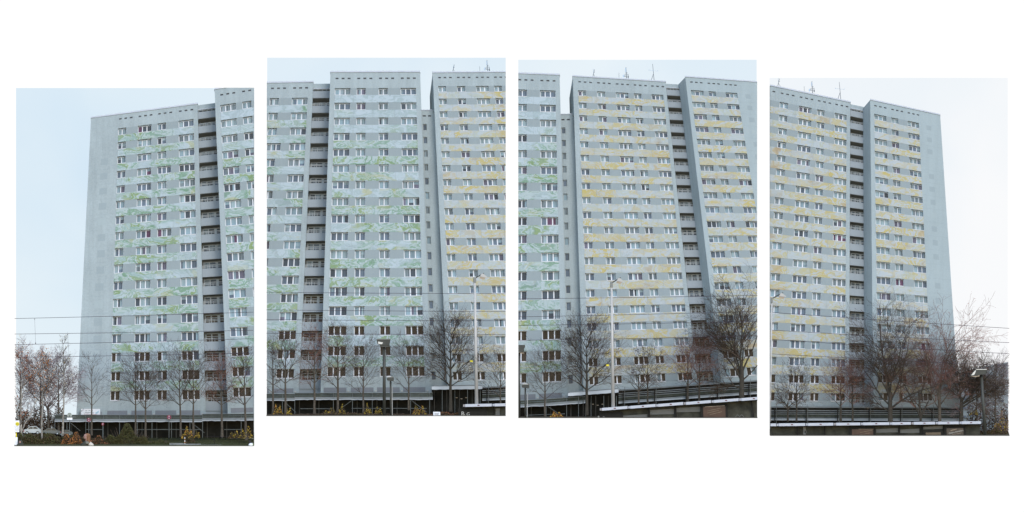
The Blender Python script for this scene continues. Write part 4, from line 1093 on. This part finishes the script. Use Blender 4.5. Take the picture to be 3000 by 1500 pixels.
for k, (x, w, h, lab) in enumerate([(815, 30, 38, 'yellow shrub with orange tips between the first two trees, second view'), (848, 18, 24, 'small yellow shrub right of the second tree, second view'), (970, 50, 26, 'sparse yellow shrub left of the fourth tree, second view'),
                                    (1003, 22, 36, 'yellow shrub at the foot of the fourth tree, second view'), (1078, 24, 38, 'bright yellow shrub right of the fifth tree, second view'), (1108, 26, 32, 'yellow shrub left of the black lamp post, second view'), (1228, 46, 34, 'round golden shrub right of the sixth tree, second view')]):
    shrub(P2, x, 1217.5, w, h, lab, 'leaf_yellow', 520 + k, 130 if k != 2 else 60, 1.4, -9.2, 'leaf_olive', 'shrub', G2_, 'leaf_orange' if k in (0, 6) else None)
shrub(P2, 1020, 1217.8, 480, 9, 'low brown hedge along the bottom of the second view', 'leaf_brown', 530, 1300, 1.5, -9.8, 'leaf_olive', 'hedge', 'low hedges at the foot of the towers')
shrub(P2, 1310, 1217.8, 110, 12, 'low brown hedge beside the small white notice, second view', 'leaf_brown', 531, 400, 1.5, -9.8, 'leaf_olive', 'hedge', 'low hedges at the foot of the towers', 'leaf_red')
shrub(P3, 1630, 1223.5, 40, 19, 'golden-orange shrub at the bottom left of the third view', 'leaf_orange', 532, 180, 1.4, -9.2, 'leaf_olive', 'shrub', None, 'leaf_yellow')
shrub(P4, 2852, 1216, 26, 24, 'small tuft of yellow leaves at the shelter end', 'leaf_yellow', 533, 40, 1.3, -9.6, 'leaf_olive', 'shrub', None)
shrub(P4, 2843, 1262, 22, 30, 'yellow leafy shrub under the shelter end', 'leaf_yellow', 534, 60, 1.5, -9.0, 'leaf_olive', 'shrub', None)
shrub(P4, 2912, 1275, 84, 24, 'olive-brown hedge below the sloping-headed lamp', 'leaf_brown', 535, 700, 1.6, -9.5, 'leaf_olive', 'hedge', None, 'leaf_olive')
shrub(P4, 2935, 1262, 50, 60, 'yellowish thicket shrub at the right edge of the rightmost view', 'leaf_brown', 536, 500, 1.5, -6.5, 'twig_purple', 'shrub', None, 'leaf_yellow')
# undergrowth: masses nobody could count
def undergrowth(pan, x0, x1, y0, y1, mats, n, seed, d, label):
    rr = random.Random(seed); m = MB(); P = []
    for k in range(n):
        px = rr.uniform(x0, x1); f = rr.random() ** 1.4
        top = y0 + 14 * math.sin(px * .11 + seed) + 9 * math.sin(px * .29)
        P.append((px, min(y1, y1 - f * (y1 - top)), d + rr.uniform(-1, 1)))
    leafquads(m, [p for p in P if pan.x0 + 2 < p[0] < pan.x1 - 2], 2.2, rr)
    for k in range(n // 14):
        px = rr.uniform(max(x0, pan.x0 + 3), min(x1, pan.x1 - 3)); hh = rr.uniform(.4, 1.0) * (y1 - y0)
        ex = min(max(px + rr.uniform(-9, 9), pan.x0 + 1), pan.x1 - 1)
        m.tube((px, y1, d), (ex, y1 - hh, d + rr.uniform(-1, 1)), .6, .25, 3, caps=False)
    o = m.out('undergrowth', mats, None, None, kind='stuff', label=label, cat='undergrowth')
undergrowth(P1, 46, 184, 1200, 1270, 'leaf_brown', 2600, 61, -3.0, 'brown tangled undergrowth behind the parked cars')
undergrowth(P1, 46, 184, 1225, 1272, 'leaf_olive', 1200, 62, -2.4, 'olive undergrowth low behind the parked cars')
undergrowth(P4, 2832, 2953, 1190, 1272, 'leaf_brown', 1800, 63, -3.0, 'purple-brown tangled undergrowth at the far right')
def grass(pan, x0, x1, y0, y1, n, seed, label):
    rr = random.Random(seed); m = MB()
    for k in range(n):
        f = rr.random(); px = rr.uniform(x0, x1); py = y0 + (y1 - y0) * f; d = -6 - 8 * f
        h = rr.uniform(1, 2.6); l = rr.uniform(-1, 1)
        m.add([(px - .5, py, d), (px + .5, py, d), (px + l, py - h, d - .05)], [(0, 1, 2)])
    m.out('grass', 'leaf_green', None, pan, kind='stuff', label=label, cat='grass')
grass(P1, 420, 742, 1282, 1305, 2600, 71, 'olive green grass before the walkway in the first view')
t = thing('low_wall', 'low pale concrete edging along the bottom of the first view', 'kerb', 560, 1306, -13)
for x0, x1, y0 in ((498, 540, 1297), (541, 590, 1299), (582, 650, 1302)):
    MB().box(x0, y0, x1, 1306, -13.4, -13).out('edging_stone', 'kerb_grey', t, P1)
t = thing('wire_fence', 'dark thin posts of a wire fence on the lawn', 'fence', 630, 1304, -11.5)
for x in (629, 702): MB().box(x - .8, 1268, x + .8, 1304, -11.6, -11.5).out('post', 'shelter_dark', t, P1)
MB().tube((600, 1279, -11.5), (743, 1279, -11.5), .25, .25, 4).out('strand', 'wire', t, P1)
t = thing('marker_post', 'thin red and white striped marker post on the lawn', 'marker post', 543, 1306, -13)
for k in range(6): MB().tube((543, 1306 - k * 4.3, -13), (543, 1301.7 - k * 4.3, -13), 1.1, 1.1, 8).out('stripe', 'sign_white' if k % 2 else 'leaf_orange', t, P1)

# ------------------------------------------------------------------ signs
t = thing('shop_banner', 'white shop banner on the tower wall above the walkway', 'banner', 265, 1216, 2.3)
bn = MB().box(237, 1198, 293, 1216, 2.5, 2.7).out('board', 'sign_white', t, P1)
text('lettering', 'AST', 238.6, 1207, 6.5, 2.49, 'print_ink', bn, P1, .6)
text('lettering', 'Tel. 544    3', 249, 1204.5, 4.6, 2.49, 'print_ink', bn, P1)
text('lettering', 'Sicherheitstechnik', 248.6, 1210, 4.4, 2.49, 'print_ink', bn, P1, 0, .82)
text('lettering', 'Schlüssel-Engel', 246, 1216.2, 6.4, 2.49, 'sign_red', bn, P1)
MB().prism([(279, 1209), (286, 1205), (290, 1202.5), (289, 1208), (284, 1212), (280, 1213)], 2.46, 2.5).out('emblem', 'print_blue', bn, P1)
for x in (232.5, 294): MB().box(x, 1206, x + 4.5, 1215, 2.6, 2.9).out('bracket', 'vent_lip', t, P1)

def round_sign(x, y, r, y1, face, label, d=-6.2, plate=None):
    t = thing('road_sign', label, 'road sign', x, y1, d, 'round signs on thin posts')
    MB().tube((x, y1, d), (x, y, d), 1.0, 1.0, 8).out('post', 'steel_post', t, P1)
    if face == 'stop':
        k = MB().disc(x, y, r, d - .25, d - .1).out('disc', 'sign_red', t, P1)
        MB().disc(x, y, r * .72, d - .28, d - .25).out('face', 'sign_blue', k, P1)
        m = MB(); q = r * .52
        m.bar((x - q, y - q), (x + q, y + q), r * .24, d - .31, d - .28); m.bar((x - q, y + q), (x + q, y - q), r * .24, d - .315, d - .285); m.out('cross', 'sign_red', k, P1)
        for sy in (-1, 1): MB().disc(x, y + sy * r * .48, r * .2, d - .33, d - .28, 8).out('arrow', 'sign_white', k, P1)
    else:
        k = MB().disc(x, y, r, d + .1, d + .2).out('disc', 'sign_back', t, P1)
        for dy in (-4, 4): MB().box(x - 4, y + dy - .6, x + 4, y + dy + .6, d + .02, d + .1).out('bracket', 'steel_post', k, P1)
    if plate: MB().box(x - 8, y + 7.6, x + 8, y + 14, d - .2, d - .05).out('plate', 'sign_white', t, P1)
round_sign(261, 1229.5, 5.8, 1280, 'stop', 'red and blue round no-stopping sign above the long-haired woman')
round_sign(302, 1242, 4.0, 1282, 'stop', 'small dull red round sign under the walkway', -5.6)
round_sign(496, 1222, 6.0, 1282, 'stop', 'dull red round no-stopping sign before the middle of the walkway', -6.0)
round_sign(205.5, 1215.5, 7.0, 1270, 'back', 'grey back of a round sign with a white plate near the tower corner', -9.6, True)
t = thing('stop_sign', 'white and yellow tram stop sign with timetable at the left edge', 'stop sign', 50, 1306, -13)
MB().tube((50, 1306, -13), (50.4, 1231, -13), 1.5, 1.5, 8).out('post', 'sign_yellow', t, P1)
p = MB().box(45, 1231, 59, 1265, -13.3, -13.1).out('board', 'sign_white', t, P1)
MB().disc(53.2, 1241, 5.6, -13.36, -13.3).out('disc', 'sign_yellow', p, P1)
text('lettering', 'H', 50.6, 1243.6, 7, -13.38, 'canopy_teal', p, P1)
for k in range(4): MB().box(46, 1249.5 + k * 3.6, 57.6, 1250 + k * 3.6, -13.33, -13.3).out('printed_line', 'print_tan', p, P1)
MB().box(45, 1280, 54, 1306, -13.5, -13.2).out('timetable_case', 'sign_white', t, P1)
t = thing('notice_board', 'small white notice with printed lines at the bottom of the second view', 'notice', 1280, 1218, -12)
p = MB().prism([(1270, 1218), (1290.5, 1218), (1290, 1206), (1269.6, 1205.6)], -12.2, -12).out('board', 'sign_white', t, P2)
for k, (a, c) in enumerate(((1273, 1287), (1273, 1286), (1275, 1288))): MB().box(a, 1209 + k * 3.4, c, 1210.2 + k * 3.4, -12.24, -12.2).out('printed_line', 'print_ink', p, P2)
for pan, x, y, mx in ((P2, 1381, 1057.5, 1394), (P3, 1779.6, 1069.5, 1793)):
    t = thing('lantern', 'small yellow lantern held out from the lamp mast in the ' + pan.place, 'lantern', x, y, -12, 'yellow lanterns')
    MB().prism([(x - 5, y - 1.5), (x - 3, y + 2), (x + 4, y + 2.6), (x + 5, y - 1), (x + 1, y - 2.6)], -12.4, -11.8).out('body', 'sign_yellow', t, pan)
    MB().bar((x + 3, y), (mx, y - 1), .6, -12.1, -12.0).out('arm', 'steel_post', t, pan)

# ------------------------------------------------------------------ parked cars
def car(x0, x1, y0, y1, body, label, d, flip=False):
    t = thing('parked_car', label, 'car', (x0 + x1) / 2, y1, d, 'cars parked behind the hedge')
    w = x1 - x0; h = y1 - y0
    def P(a, b): return (x0 + (1 - a if flip else a) * w, y1 - b * h)
    prof = [P(0, .18), P(0, .5), P(.06, .6), P(.20, .66), P(.34, .95), P(.45, 1.0), P(.72, .99), P(.88, .72), P(.98, .62), P(1, .4), P(1, .18)]
    if flip: prof = prof[::-1]
    b = MB().prism(prof, d - 1.3, d + 1.3).out('body', body, t, P1)
    g1 = [P(.25, .66), P(.36, .90), P(.52, .93), P(.52, .66)]; g2 = [P(.55, .66), P(.55, .93), P(.71, .92), P(.83, .68)]
    for g in (g1, g2): MB().prism(g[::-1] if flip else g, d - 1.34, d - 1.3).out('side_window', 'car_glass', b, P1)
    for a in (.2, .8):
        cx, cy = P(a, .2); wh = MB().disc(cx, cy, h * .2, d - 1.36, d - 1.1, 16).out('wheel', 'tyre', t, P1)
        if wh: MB().disc(cx, cy, h * .12, d - 1.4, d - 1.36, 12).out('rim', 'car_silver', wh, P1)
    a, c = P(.0, .46), P(.05, .38)
    MB().box(min(a[0], c[0]), a[1], max(a[0], c[0]), c[1] + 1, d - 1.35, d - 1.25).out('tail_light', 'tail_light', b, P1)
car(70, 122, 1248, 1272, 'car_silver', 'silver car parked behind the hedge, left of the other', -6.4)
car(126, 180, 1254, 1273, 'car_dark', 'dark car parked behind the hedge, right of the silver one', -6.6, True)
car(172, 214, 1259, 1275, 'car_dark', 'dark car parked by the walkway end, half hidden by the birch', -6.1)

# ------------------------------------------------------------------ people
t = thing('person', 'woman with long light brown hair in profile, pale jacket and scarf', 'person', 260, 1306, -14, 'people at the bottom edge')
d = -14.0
body = MB().loft([(258, 1309, d, 9, 5), (257, 1300, d, 8, 5), (257, 1295, d, 6, 4.6), (257, 1292, d, 4.4, 4.4), (257, 1288, d, 4.2, 4.4), (256, 1285.5, d, 5.0, 5.0), (254.2, 1284, d, 5.6, 5.2), (253.6, 1282, d, 6.6, 5.6), (253.8, 1280.5, d, 6.8, 6), (254, 1278.8, d, 7.6, 6.2),
                  (254.6, 1277.2, d, 7.4, 6.5), (255, 1275, d, 7.2, 6.8), (256, 1272.5, d, 7.4, 7), (257, 1270.6, d, 5.6, 5.6), (257.5, 1269.6, d, 2.5, 3)], 16).out('body', 'skin', t, P1, smooth=True)
MB().loft([(262, 1301, d - .05, 2.5, 2.5), (262, 1295, d - .1, 5, 5.4), (261, 1288, d - .05, 6.2, 6.4), (260.5, 1281, d, 6.6, 7.4), (259.4, 1275, d, 7.6, 7.8), (258.6, 1271.5, d, 7.4, 7.4), (257.6, 1269.2, d, 5.2, 5.4), (257.6, 1268.4, d, 2, 2)], 14).out('hair', 'hair', t, P1, smooth=True)
MB().loft([(249, 1309, d - .25, 13, 10), (249, 1300, d - .2, 11, 9), (251, 1295, d - .15, 7, 6), (254, 1291, d - .05, 4, 4)], 14).out('jacket_front', 'jacket_dark', t, P1, smooth=True)
MB().loft([(268, 1309, d + .1, 12, 10), (267, 1300, d + .1, 9, 9), (264, 1294, d + .15, 5, 6), (262, 1291, d + .2, 3, 4)], 14).out('jacket', 'jacket_pale', t, P1, smooth=True)
MB().loft([(258, 1300, d - .5, 5, 5), (258, 1296, d - .4, 6, 5), (257, 1292, d - .2, 6, 5.5)], 14).out('scarf', 'scarf', t, P1, smooth=True)
MB().disc(250.2, 1276.6, .7, d - .36, d - .3, 8).out('eye', 'hair_dark', t, P1)
t = thing('person', 'dark hooded person at the bottom left corner beside the stop sign', 'person', 62, 1306, -14, 'people at the bottom edge')
MB().loft([(62, 1309, d, 6, 4), (62, 1301, d, 5, 3.5), (61, 1298, d, 2.6, 3), (61, 1295, d - .05, 2.8, 4), (61, 1292.5, d - .05, 2.4, 3.6), (61, 1291, d, 1.6, 2)], 14).out('body', 'skin', t, P1, smooth=True)
MB().loft([(62, 1309, d - .1, 14, 10), (62.5, 1300.5, d - .1, 10.5, 9), (62.5, 1297.5, d, 7, 6), (62.5, 1295, d + .2, 7.5, 5), (62, 1290.5, d + .2, 6, 5), (62, 1288, d + .2, 3, 3)], 14).out('hood', 'jacket_dark', t, P1, smooth=True)
t = thing('person', 'dark-haired person in a white and green jacket at the bottom right of the first view', 'person', 737, 1306, -14, 'people at the bottom edge')
MB().loft([(736, 1309, d, 4, 3), (735, 1300, d, 3.5, 3), (734, 1296, d, 2.6, 2.6), (733.5, 1292, d, 4, 4), (733.5, 1289.5, d, 2.4, 2.4)], 14).out('body', 'skin', t, P1, smooth=True)
MB().loft([(733.5, 1297, d - .1, 3.4, 3.8), (733, 1293, d - .1, 4.8, 4.8), (733.4, 1290, d - .05, 3.6, 3.6), (733.6, 1288.8, d, 1.4, 1.4)], 12).out('hair', 'hair_dark', t, P1, smooth=True)
MB().loft([(736, 1309, d - .2, 7.5, 8), (736, 1301, d - .2, 6.5, 7), (737, 1297, d - .1, 4, 5)], 14).out('jacket', 'jacket_white', t, P1, smooth=True)
MB().loft([(743, 1309, d - .1, 5, 6), (742, 1301, d - .1, 4, 5), (741, 1297.5, d, 2.5, 3)], 12).out('sleeve', 'jacket_green', t, P1, smooth=True)

# ------------------------------------------------------------------ low building at the far right
t = thing('low_building', 'blue-grey low building with sloping roofline behind the trees, far right', 'building', 2890, 1262, 9)
fw = MB().prism([(2806, 1262), (2955, 1262), (2955, 1063), (2893, 1075), (2812, 1097)], 8.5, 12).out('wall', 'far_wall', t, P4)
MB().prism([(2804, 1098), (2893, 1076), (2957, 1063.5), (2957, 1060.5), (2893, 1073), (2804, 1094.5)], 8.2, 12).out('roof_edge', 'far_roof', t, P4)
for r in range(5):
    for k in range(6):
        x = 2822 + k * 22; y = 1112 + r * 26 - (x - 2822) * .18
        w = MB().box(x, y, x + 12, y + 10, 8.3, 8.48).out('window', 'frame_dull', t, P4)
        if w: MB().box(x + 1.2, y + 1.2, x + 10.8, y + 8.8, 8.25, 8.3).out('pane', 'pane_slate', w, P4)
